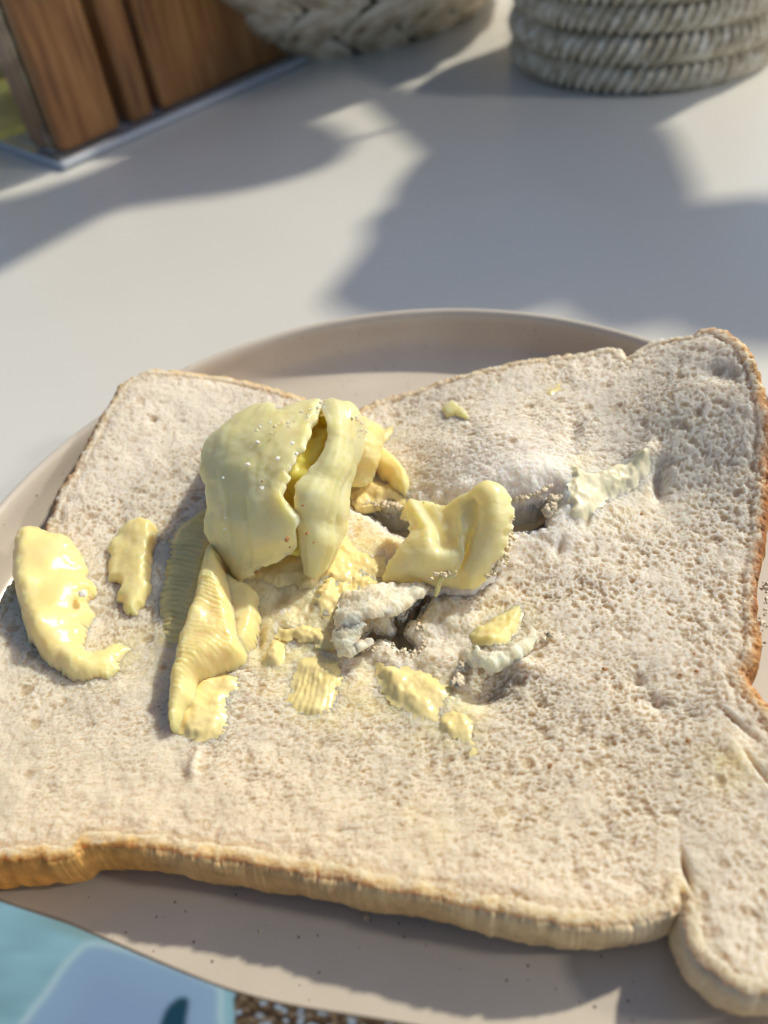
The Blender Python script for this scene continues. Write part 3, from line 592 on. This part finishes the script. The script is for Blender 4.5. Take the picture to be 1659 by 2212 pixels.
pat('butter_smear', [(1238,1000),(1256,1014),(1280,1016),(1325,1000),(1365,992),(1398,982),(1404,1012),(1375,1046),(1325,1064),(1296,1090),(1266,1116),(1232,1118),(1228,1060)], [(1250,1050,3.2),(1255,1085,2.6),(1310,1030,3.),(1370,1015,2.6)], m_butter_white, .0015, .0006, seed=66, rough=.0002, melt=True, label='pale butter streak wiped on the upper right of the bread above the pitted patch', group=BG)
pat('butter_flake', [(955,880),(968,872),(978,858),(986,868),(990,876),(1004,884),(1012,898),(1005,903),(985,896),(960,898)], [(975,885,1.2)], m_butter_pale, .0012, .0005, seed=69, label='tiny pale butter flake alone near the far crust', group=BG)
pat('butter_flake', [(1176,846),(1190,836),(1205,826),(1214,830),(1206,842),(1190,852)], [(1195,840,.6)], m_butter_melt, .001, .0005, seed=70, melt=True, label='faint yellow butter spot between the tiny flake and the right corner', group=BG)
pat('butter_wedge', [(802,985),(812,974),(837,985),(860,1002),(882,1028),(884,1056),(878,1073),(862,1060),(838,1040),(812,1020)], [(825,995,4.5),(850,1020,4),(870,1050,2.4)], m_butter, .002, .0004, seed=72, label='narrow butter wedge lying just behind the tall lump', group=BG)
pat('butter_scrape', [(760,1090),(810,1082),(850,1078),(874,1085),(868,1062),(830,1035),(795,1030),(765,1040)], [(810,1055,2.2),(850,1070,1.2)], m_butter_melt, .0022, .0008, seed=74, rough=.0003, melt=True, label='soft flattened butter scrape under the narrow wedge at the gap edge', group=BG)
pat('butter_smear', [(682,1262),(720,1238),(790,1235),(832,1250),(800,1268),(760,1282),(735,1300),(715,1340),(690,1330),(680,1300)], [(720,1260,1.6),(790,1250,1.4),(700,1310,1.2)], m_butter_melt, .002, .0012, seed=76, rough=.0006, melt=True, label='rough butter smear between the tall lump and the white torn crumb', group=BG)
pat('butter_smear', [(590,1352),(620,1340),(660,1345),(700,1362),(722,1385),(690,1395),(650,1380),(615,1378)], [(650,1362,1.3)], m_butter_melt, .0018, .0010, seed=79, rough=.0005, melt=True, label='crumbly butter smear above the thin shiny pat', group=BG)
pat('butter_smear', [(812,930),(835,920),(850,918),(846,938),(828,952),(815,950)], [(830,935,.9)], m_butter_melt, .0016, .0006, seed=81, melt=True, label='small yellow smear just right of the lump top', group=BG)

# ---- torn flaps of the bread itself
fl1 = [[(735,1290,0),(780,1275,3),(840,1262,4.5),(900,1262,4),(930,1268,3)],
       [(722,1320,1),(770,1305,5),(830,1292,6),(890,1285,5),(922,1276,3.5)],
       [(722,1348,1.5),(765,1330,6),(815,1316,6.5),(856,1312,5.5),(886,1300,4.)],
       [(728,1368,1),(758,1354,4.5),(798,1336,5.5),(834,1326,5),(858,1318,4.)]]
sheet_bread('torn_flap', fl1, .0015, slice_, 101, (.93, .78, .58), rough=.00045, rag=.0016, scale=.0022, tip=10)
fl2 = [[(722,1360,3),(745,1348,4.5),(770,1345,5),(782,1352,5)],[(726,1385,2.5),(742,1380,4),(760,1375,4),(772,1372,3.5)],[(735,1412,1.5),(750,1408,3),(765,1398,3),(778,1388,2.5)],[(760,1402,1),(775,1396,3.),(800,1385,3),(812,1380,2)]]
sheet_bread('torn_flap', fl2, .0018, slice_, 104, (.92, .77, .55), rough=.0004, rag=.0012, scale=.0018, tip=10)
fl3 = [[(1003,1400,1),(1030,1405,3),(1070,1412,3.5),(1110,1398,3),(1150,1368,2)],[(1005,1412,1),(1035,1425,3),(1072,1432,3.5),(1112,1412,3),(1158,1378,1.5)],[(1012,1432,.5),(1040,1436,1.5),(1072,1444,2),(1110,1424,1.5),(1150,1392,.5)]]
sheet_bread('torn_flap', fl3, .0016, slice_, 107, (.95, .83, .58), rough=.0004, rag=.0013, scale=.0018, tip=10)
edge = line_blobs([(1648,1240),(1652,1300),(1650,1350),(1642,1400)], 26, -2.5, .28, 5, 3)
for pts, n_, h_, r_, j_ in [([(890,1094),(1000,1096),(1120,1078),(1195,1050)], 110, -.9, .34, 5),([(770,1086),(860,1092)], 40, -.3, .4, 4),([(905,1350),(915,1375),(905,1405)], 26, .0, .28, 6),
        ([(760,1408),(830,1398),(890,1412)], 36, .0, .28, 5),([(1000,1440),(990,1465),(985,1480)], 30, .5, .5, 6),([(1185,1110),(1200,1070)], 40, .3, .45, 5),([(1060,1425),(1140,1390),(1190,1370)], 46, 1.2, .4, 7)]:
    edge += line_blobs(pts, n_, h_, r_, j_, int(pts[0][0]))
blobs('loose_crumb', edge, m_bits, (.78, .69, .53), slice_, 8, 'stuff')

# ---- specks
m_brown, b, t = mat('toasted_speck', (.36, .15, .04), .6); m_salt, b, t = mat('salt', (.9, .88, .82), .25); b.inputs['Subsurface Weight'].default_value = .4; b.inputs['Subsurface Scale'].default_value = .001
def speck(name, px, py, h_, r_, m, seed, label, group, cat, asp=1.4):
    import bmesh
    bm = bmesh.new(); bmesh.ops.create_icosphere(bm, subdivisions=2, radius=r_/1000); rng = random.Random(seed); an = rng.random()*3
    for v in bm.verts:
        k = .7+.5*rng.random(); v.co = Vector((v.co.x*k*asp, v.co.y*k, v.co.z*k*.7)); v.co.rotate(Matrix.Rotation(an, 3, 'Z'))
    me = bpy.data.meshes.new(name); bm.to_mesh(me); bm.free(); me.materials.append(m); o = bpy.data.objects.new(name, me); COL.objects.link(o)
    p = hit(px, py, h_/1000); o.location = p; tag(o, label, cat, group)
BR = 'brown crust specks scattered on the right of the bread'
for k, (px, py, r_) in enumerate([(1306,1445,.35),(1470,1457,.25),(1505,1450,.3),(1486,1600,.32),(1188,1655,.38),(1341,1654,.25),(1545,1632,.25),(1350,1610,.15),(1386,1110,.28),(1500,1412,.22),(1470,1700,.2),(1570,2065,.2)]):
    speck('crust_speck', px, py, .05, r_, m_brown, k, 'brown crust speck on the crumb, '+['just left of the two air holes','lower of the pair right of the air holes','upper of the pair right of the air holes','below the close pair near the right crust','the largest speck in the lower middle of the bread','right of the largest speck in the lower middle','beside the yellowish patch near the right notch','left of the yellowish patch near the right notch','below the pale wiped butter streak','between the right crust notch and the air holes','below the yellowish patch, far right','low down on the rounded lobe at bottom right'][k], BR, 'crumb')
for k, (px, py, h_, r_) in enumerate([(620,1165,14.8,.45),(663,1152,13.2,.3),(566,1040,23.,.22),(654,1092,19,.22),(678,1172,11.,.22),(553,1236,6.5,.35),(626,1182,12,.2)]):
    speck('crust_speck', px, py, h_, r_, m_brown, 40+k, 'brown speck on the tall butter lump, '+['largest, near the bottom of the left slab','on the right fold just below its middle','high on the left slab near the slit','on the right fold above the other specks','low on the right fold','at the bottom tip of the left slab','just under the largest speck'][k], 'brown specks on the tall butter lump', 'crumb')
for k, (px, py, h_, r_) in enumerate([(543,966,22.5,.45),(556,955,23.5,.4),(535,1003,22.,.45),(504,983,20,.3),(472,1000,17,.35),(474,1016,17.5,.3),(486,1005,19.5,.25),(482,1032,19.5,.25),(566,1054,22.5,.45),(487,1118,14.5,.25),(485,1142,13.5,.22),(600,990,24.7,.45),(632,957,25.3,.4),(640,980,24.8,.35)]):
    speck('salt_flake', px, py, h_, r_, m_salt, 70+k, 'white crystal flake stuck on the shaded face of the tall butter lump', 'white flakes on the tall butter lump', 'salt flake', 1.1)
blobs('crest_crumbs', line_blobs([(560,925),(590,915),(620,912),(660,890),(700,880)], 70, 24.2, .2, 9, 77)+line_blobs([(740,890),(770,905),(780,940)], 40, 20.5, .22, 5, 78), m_butter_pale, (.9, .82, .58), lump, 6, 'stuff')
speck('bread_crumb', 178, 1282, 4.2, .9, m_salt, 90, 'white bread crumb stuck on the large smooth butter curl', None, 'crumb', 1.1)

# ------------------------------------------------------------------ background: clear stand with boards, woven basket, rope pot
exec_bg = True
def P0(px, py, z=0.): return atz(px, py, z)
m_acr, b, t = mat('clear_acrylic', (.97, .98, 1), .03); b.inputs['Transmission Weight'].default_value = 1; b.inputs['IOR'].default_value = 1.12
m_acb, b, t = mat('thick_acrylic', (.74, .79, .88), .15); b.inputs['Transmission Weight'].default_value = .35; b.inputs['IOR'].default_value = 1.45
m_wood, b, t = mat('oiled_wood', (.3, .15, .06), .38)
n = noise(t, 60, 6, .6, stretch=(6, 6, .35)); r = ramp(t, n.outputs[0], [(.3, (.15, .055, .014)), (.5, (.30, .125, .032)), (.7, (.45, .22, .07))]); t.links.new(r.outputs[0], b.inputs['Base Color']); bump(t, b, n.outputs[0], .0006, .5)
A0 = P0(130, 368); A1 = P0(705, 112); ax = (A1-A0)[:2]; LA = np.linalg.norm(ax); ax /= LA; ay = np.array([-ax[1], ax[0]])
an0 = math.atan2(ax[1], ax[0])
stand = empty('acrylic_stand', tuple(A0)); stand.rotation_euler[2] = an0
tag(stand, 'clear acrylic box standing in the far left corner holding brown boards', 'box')
LB = .17; HB = .17; th = .004
box('base', (0, -.004, .0005), (LA*1.05, LB, .0035), m_acb, stand, .0015); box('front_wall', (0, 0, .0037), (LA*1.05, th, HB), m_acr, stand, .001)
box('side_wall', (0, th+.0002, .0037), (th, LB, HB), m_acr, stand, .001)
G = 'brown wooden boards in the clear box'
def board(x0, x1, y0, y1, h_, lean, label):
    o = box('wooden_board', (x0, y0, 0), (x1, y1, h_), m_wood, None, .003); o.parent = None
    mw = Matrix.Translation(Vector(A0)) @ Matrix.Rotation(an0, 4, 'Z') @ Matrix.Translation((0, 0, .0039)); o.matrix_world = mw @ Matrix.Rotation(R_(lean), 4, 'Y'); tag(o, label, 'wooden board', G)
board(.006, .040, .0046, .030, .26, 0, 'narrow light brown wooden board nearest the front corner of the clear box')
board(.046, .060, .0046, .034, .24, 0, 'thin wooden strip between the narrow board and the broad board')
board(.064, .170, .0046, .028, .25, 0, 'broad dark brown wooden board filling the front of the clear box')
m_oil, b, t = mat('golden_oil', (.85, .62, .12), .08); b.inputs['Transmission Weight'].default_value = .8; b.inputs['IOR'].default_value = 1.47
q = Vector(P0(52, 296))+Vector((-.010, .022, 0))
bot = empty('oil_bottle', tuple(q)); tag(bot, 'golden oil bottle at the far left beside the clear box', 'bottle')
lathe('bottle_body', spline([(0,.0006),(.024,.0006),(.029,.003),(.030,.012),(.026,.020),(.030,.028),(.026,.036),(.030,.044),(.026,.052),(.030,.060),(.028,.10),(.026,.125),(.012,.15),(.011,.18),(.0,.18)], 4, False), 40, m_oil, bot)
lathe('cap', [(0,.181),(.013,.181),(.013,.205),(0,.205)], 24, mat('brass_cap', (.7, .52, .2), .25, Metallic=1.)[0], bot)

# rope pot
m_rope, b, t = mat('sisal_rope', (.42, .36, .27), .8)
n = noise(t, 150, 6, .85); r = ramp(t, n.outputs[0], [(.33, (.26, .20, .12)), (.5, (.66, .59, .45)), (.62, (.95, .92, .84))]); t.links.new(r.outputs[0], b.inputs['Base Color']); bump(t, b, n.outputs[0], .0009, .8)
pc = np.array([.156, .331]); PR = .054; PH = .056
pot = empty('rope_pot', (pc[0], pc[1], 0)); tag(pot, 'round pot wrapped in coils of twisted beige rope in the far right corner', 'pot')
m_potin, b, t = mat('pot_wall', (.25, .22, .18), .8)
lathe('pot_wall', [(0,.001),(PR-.004,.001),(PR-.001,PH),(PR-.006,PH),(PR-.009,PH-.01),(0,PH-.01)], 48, m_potin, pot)
def rope_ring(R0, z0, rr, strands, twist, seg, mt, name, root, ph=0):
    VV = []; FF = []; k = 0; ns = 7
    th_ = np.linspace(0, 2*math.pi, seg, endpoint=False)
    for s_ in range(strands):
        a = twist*th_+2*math.pi*s_/strands+ph
        rad = R0+rr*.55*np.cos(a); zc = z0+rr*.55*np.sin(a)
        for j in range(ns):
            p = 2*math.pi*j/ns; q_ = rr*.56
            VV.append(np.stack([(rad+q_*math.cos(p))*np.cos(th_), (rad+q_*math.cos(p))*np.sin(th_), zc+q_*math.sin(p)], 1))
        for j in range(ns):
            i = np.arange(seg); A = k+j*seg+i; B = k+((j+1) % ns)*seg+i; FF.append(np.stack([A, k+j*seg+(i+1) % seg, k+((j+1) % ns)*seg+(i+1) % seg, B], 1))
        k += ns*seg
    return new_mesh(name, np.concatenate(VV), np.concatenate(FF), mt, root)
for i in range(5):
    rope_ring(PR+.004+.0010*math.sin(i*2.1), .0062+i*.0116, .0059, 3, 27, 560, m_rope, 'rope_coil', pot, i*1.3)
rng = np.random.RandomState(5); V = []; F = []
for i in range(1500):
    a = rng.rand()*6.283; zz = .002+rng.rand()*.058; p = np.array([math.cos(a)*(PR+.009), math.sin(a)*(PR+.009), zz]); d = np.array([math.cos(a), math.sin(a), 0])*.6+rng.randn(3)*.7; d[2] *= .6; d /= np.linalg.norm(d)
    L = .003+.006*rng.rand(); e = np.cross(d, rng.randn(3)); e /= np.linalg.norm(e); w_ = .00012; k = len(V); f = np.cross(d, e); q_ = p+d*L
    q_[2] = max(q_[2], .0015)
    V += [p+e*w_, p-e*w_*.5+f*w_, p-e*w_*.5-f*w_, q_]; F += [(k, k+1, k+3), (k+1, k+2, k+3), (k+2, k, k+3)]
fz = new_mesh('rope_fuzz', V, F, m_rope, pot, False); fz['kind'] = 'stuff'

# woven basket
m_wic, b, t = mat('water_hyacinth', (.45, .36, .24), .26)
n = noise(t, 1.3, 4, .6); r = ramp(t, n.outputs[0], [(.34, (.30, .21, .12)), (.45, (.72, .60, .43)), (.58, (.95, .88, .74))]); t.links.new(r.outputs[0], b.inputs['Base Color'])
n3 = noise(t, 300, 3, .6, stretch=(1, 1, 5)); bump(t, b, n3.outputs[0], .0008, .5)
bc = P0(758, 132); bcx, bcy = bc[0]-.004, bc[1]+.106
bas = empty('woven_basket', (bcx, bcy, 0)); tag(bas, 'round woven basket of broad twisted plant strands at the top of the scene', 'basket')
m_dark, b, t = mat('basket_lining', (.07, .06, .05), .8)
BP = [(.100, .004), (.116, .018), (.128, .034), (.136, .051), (.141, .068)]
lathe('lining', [(0,.001),(.07,.001)]+[(r_-.006, z_) for r_, z_ in BP]+[(r_-.009, z_) for r_, z_ in BP[::-1]]+[(0,.005)], 64, m_dark, bas)
def strand_mesh():
    nu, nv = 12, 8; V = []
    for i in range(nu):
        u = -1+2*i/(nu-1); wv = max(0.02, (1-abs(u)**2.6))**.6
        for j in range(nv):
            a = 2*math.pi*j/nv; V.append((u, wv*math.cos(a), wv*math.sin(a)))
    F = [(i*nv+j, i*nv+(j+1) % nv, (i+1)*nv+(j+1) % nv, (i+1)*nv+j) for i in range(nu-1) for j in range(nv)]
    o = new_mesh('strand', V, F, m_wic, None, True, link=False); return o
st0 = strand_mesh(); cnt = 0
for i, (r_, z_) in enumerate(BP):
    nst = int(2*math.pi*r_/.034); slope = math.atan2(.014, .012) if i < 4 else 1.4
    for j in range(nst):
        a = 2*math.pi*(j+.5*(i % 2))/nst
        # the far half cannot be seen behind the near half
        o = st0.copy(); COL.objects.link(o); o.parent = bas
        tw = .55 if i % 2 else -.55
        X = Vector((-math.sin(a), math.cos(a), 0)); Nn = Vector((math.cos(a)*math.sin(slope), math.sin(a)*math.sin(slope), -math.cos(slope))); Z = Nn.cross(X)
        rnd = random.Random(i*100+j); tw += rnd.uniform(-.12, .12)
        X2 = X*math.cos(tw)+Z*math.sin(tw); Z2 = Nn.cross(X2)
        Mx = Matrix(((X2.x*.027, Z2.x*.0115, Nn.x*.0042, math.cos(a)*r_), (X2.y*.027, Z2.y*.0115, Nn.y*.0042, math.sin(a)*r_), (X2.z*.027, Z2.z*.0115, Nn.z*.0042, z_+.004), (0, 0, 0, 1)))
        o.matrix_local = Mx; cnt += 1
for o in [o for o in bpy.data.objects if o.name.startswith('strand') and o.parent is None and not o.users_collection]: bpy.data.objects.remove(o)

# ------------------------------------------------------------------ added unseen leaves over the rope pot, cut to cast the table shadows
m_shade_leaf, b, t = mat('shade_leaf_green', (.05, .11, .03), .4); m_stem, b, t = mat('added_stem', (.10, .13, .04), .6)
sunh = np.array([-math.cos(SUN_TO), -math.sin(SUN_TO)])/math.tan(SUN_EL)
plant = empty('shade_plant', (pc[0], pc[1], PH-.01)); tag(plant, 'added unseen plant above the rope pot, its leaves shaped to shade the table', 'plant')
def shade_leaf(poly, h_, added_stem=True):
    """added blade: the table shadow outline moved sunward to height h_, drooping at its edge"""
    P = spline(poly, 6); tabl = atz(P[:, 0], P[:, 1], 0.)[:, :2]; c = tabl.mean(0); n = len(P); V = []; F = []
    rings = 5
    for k in range(rings+1):
        f = k/rings; q_ = c+(tabl-c)*f; hh = h_+.010*(1-f*f)-.004
        V.append(np.stack([q_[:, 0]+sunh[0]*hh, q_[:, 1]+sunh[1]*hh, np.full(n, hh)], 1))
    i = np.arange(n)
    for k in range(rings): F.append(np.stack([k*n+i, k*n+(i+1) % n, (k+1)*n+(i+1) % n, (k+1)*n+i], 1))
    V = np.concatenate(V); F = np.concatenate(F); o = new_mesh('shade_leaf', V, F, m_shade_leaf); child(o, plant)
    md = o.modifiers.new('thick', 'SOLIDIFY'); md.thickness = .0008
    top = V[0]
    if added_stem:
        a = Vector((pc[0], pc[1], PH-.01)); b_ = Vector(top); mid = (a+b_)/2+Vector((0, 0, .03)); pts = [a.lerp(mid, k/8).lerp(mid.lerp(b_, k/8), k/8) for k in range(9)]
        V = []; F = []
        for k, p in enumerate(pts):
            for j in range(6): V.append((p.x+.0018*math.cos(j*1.047), p.y+.0018*math.sin(j*1.047), p.z))
        for k in range(8):
            for j in range(6): F.append((k*6+j, k*6+(j+1) % 6, k*6+6+(j+1) % 6, k*6+6+j))
        child(new_mesh('added_stem', V, F, m_stem), plant)
SHADE_LEAVES = [([(-120,640),(0,566),(90,510),(200,465),(350,438),(500,418),(640,385),(730,350),(762,312),(735,280),(660,252),(600,235),(500,250),(350,300),(200,370),(50,420),(-120,470)], .20),
          ([(775,200),(850,262),(925,312),(885,365),(845,430),(860,520),(960,560),(1060,480),(1100,330),(1000,240),(880,190)], .17),
          ([(800,470),(790,530),(745,590),(708,650),(800,690),(1000,700),(1180,660),(1150,540),(1000,470),(880,440)], .18),
          ([(1020,230),(1060,520),(1200,560),(1350,500),(1500,440),(1480,340),(1430,265),(1300,235),(1150,215)], .19),
          ([(1120,480),(1150,620),(1300,720),(1450,690),(1560,600),(1659,560),(1700,430),(1510,432),(1300,440)], .20),
          ([(1400,560),(1420,700),(1650,760),(1900,700),(1900,440),(1700,432),(1560,432)], .22)]
for L in SHADE_LEAVES: shade_leaf(*L)

# ------------------------------------------------------------------ blue things at the near left
m_blue, b, t = mat('blue_gloss', (.16, .40, .50), .12)
n = noise(t, 14, 2); r = ramp(t, n.outputs[0], [(.35, (.13, .33, .42)), (.65, (.20, .46, .55))]); t.links.new(r.outputs[0], b.inputs['Base Color'])
m_peri, b, t = mat('periwinkle_gloss', (.17, .30, .55), .12)
m_rim, b, t = mat('pale_blue_edge', (.45, .62, .68), .2); m_ink, b, t = mat('dark_teal', (.01, .045, .07), .15)
def slab_poly(name, P, z0, z1, m, root=None):
    n = len(P); V = np.concatenate([np.c_[P, np.full(n, z0)], np.c_[P, np.full(n, z1)]]); me = bpy.data.meshes.new(name)
    me.from_pydata([tuple(v) for v in V], [], [tuple(range(n))[::-1], tuple(range(n, 2*n))]+[(i, (i+1) % n, n+(i+1) % n, n+i) for i in range(n)]); me.materials.append(m)
    import bmesh
    bm = bmesh.new(); bm.from_mesh(me); bmesh.ops.recalc_face_normals(bm, faces=bm.faces); bm.to_mesh(me); bm.free()
    o = bpy.data.objects.new(name, me); COL.objects.link(o)
    if root: child(o, root)
    return o
ZL = .0215
def pp(pts, z, n=5): s = spline(pts, n); return atz(s[:, 0], s[:, 1], z)[:, :2]
leaf_ = empty('glossy_leaflet', (float(atz(300, 2200, ZL)[0]), float(atz(300, 2200, ZL)[1]), ZL-.0014))
tag(leaf_, 'glossy leaflet with a blue picture lying over the near left rim of the plate', 'leaflet')
m_edge, b, t = mat('dark_card_edge', (.10, .07, .045), .5)
LO = [(-250,1835),(0,1941),(80,1968),(150,1991),(300,2056),(400,2098),(500,2136),(625,2168),(829,2201),(1000,2232),(1300,2290),(1300,2700),(-250,2700)]
def outl(pts, z, ins=0):
    P = np.array([pts[0], pts[0]]+list(spline(pts[:-2], 4, False))+pts[-2:], float); P[:, 1] += ins; return atz(P[:, 0], P[:, 1], z)[:, :2]
slab_poly('card', outl(LO, ZL), ZL-.0014, ZL, m_edge, leaf_)
def picture():
    GX, GY = np.meshgrid(np.arange(-260, 1320, 2.2), np.arange(1830, 2420, 2.2))
    P = atz(GX, GY, np.full(GX.shape, ZL+.0002)); edge_y = np.interp(GX, [p[0] for p in LO[:-2]], [p[1] for p in LO[:-2]])
    V = P.reshape(-1, 3); idx = np.arange(GX.size).reshape(GX.shape); ok = GY > edge_y+5; q = ok[:-1, :-1] & ok[1:, :-1] & ok[:-1, 1:] & ok[1:, 1:]; I, J = np.nonzero(q)
    F = np.stack([idx[I, J], idx[I+1, J], idx[I+1, J+1], idx[I, J+1]], 1)
    def sdp(pts):
        B_ = spline(pts, 6); d2 = np.full(GX.shape, 1e9); ins = np.zeros(GX.shape, bool)
        for (ax, ay), (bx, by) in zip(B_, np.roll(B_, -1, 0)):
            ex, ey = bx-ax, by-ay; tt = np.clip(((GX-ax)*ex+(GY-ay)*ey)/(ex*ex+ey*ey+1e-9), 0, 1); d2 = np.minimum(d2, (GX-ax-tt*ex)**2+(GY-ay-tt*ey)**2)
            if ay != by: ins ^= ((ay > GY) != (by > GY)) & (GX < (bx-ax)*(GY-ay)/(by-ay)+ax)
        return np.sqrt(d2)*np.where(ins, 1, -1)
    c = np.array([.19, .35, .42])*(1+.35*fbm(GX/160, GY/70, 3, 3))[..., None]
    def mixc(c, k, t): k = np.clip(k, 0, 1)[..., None]; return c*(1-k)+np.array(t)*k
    c = mixc(c, np.exp(-((GX-170)/90)**2-((GY-2015-.35*(GX-170))/14)**2)*.6, (.18, .27, .24))
    s1 = sdp([(20,2300),(110,2120),(160,2055),(195,2033),(260,2042),(350,2072),(450,2112),(480,2135),(482,2180),(470,2300),(300,2420)])
    c = mixc(c, sstep(-6, 10, s1), (.20, .31, .45)); c = mixc(c, np.exp(-((s1-6)/9)**2)*.75, (.34, .48, .52)); c = mixc(c, sstep(20, 130, s1)*.6, (.18, .25, .40))
    c = mixc(c, sstep(-8, 10, sdp([(345,2240),(355,2185),(385,2155),(408,2160),(404,2200),(395,2260)])), (.01, .045, .07))
    u = GX/17; v = GY/12; iu = np.floor(u).astype(int); iv = np.floor(v).astype(int); f1 = np.full(GX.shape, 9.); pc_ = np.zeros(GX.shape+(3,)); tones = np.array([(.24,.30,.37),(.16,.12,.08),(.07,.045,.02),(.20,.23,.26),(.11,.075,.04)])
    for a_ in (-1, 0, 1):
        for b2 in (-1, 0, 1):
            dd = np.hypot(u-iu-a_-hsh(iu+a_, iv+b2, 1), v-iv-b2-hsh(iu+a_, iv+b2, 2)); m_ = dd < f1; f1 = np.minimum(f1, dd); pc_ = np.where(m_[..., None], tones[(hsh(iu+a_, iv+b2, 3)*4.99).astype(int)], pc_)
    pb = mixc(pc_, sstep(.42, .62, f1), (.035, .02, .01)); kk = sstep(500, 512, GX+6*fbm(GX/20, GY/20, 4, 2))[..., None]
    c = c*(1-kk)+pb*kk
    used, inv = np.unique(F, return_inverse=True)
    return child(new_mesh('printed_picture', V[used], inv.reshape(F.shape), m_print, attrs={'bcol': np.clip(c, 0, 1).reshape(-1, 3)[used]}), leaf_)
m_print, b, t = mat('printed_gloss', (.2, .4, .5), .14); a_ = N(t, 'ShaderNodeAttribute', attribute_name='bcol'); t.links.new(a_.outputs[0], b.inputs['Base Color'])
picture()

m_bits_plain = mat('crumb_plain', (.75, .62, .42), .8)[0]
for k, (px, py, r_, lb) in enumerate([(790, 1980, .5, 'pale bread crumb on the plate just below the middle of the front crust'), (1255, 2105, .22, 'tiny crumb on the shaded plate floor left of the rounded bread lobe'), (560, 2010, .2, 'tiny crumb on the plate floor in front of the left part of the crust')]):
    p = atz(px, py, .0046); speck('plate_crumb', px, py, 0, r_, m_bits_plain, 120+k, lb, None, 'crumb')
    o = [q for q in bpy.data.objects if q.name.startswith('plate_crumb')][-1]; o.location = (p[0], p[1], .0042+r_*.0005)
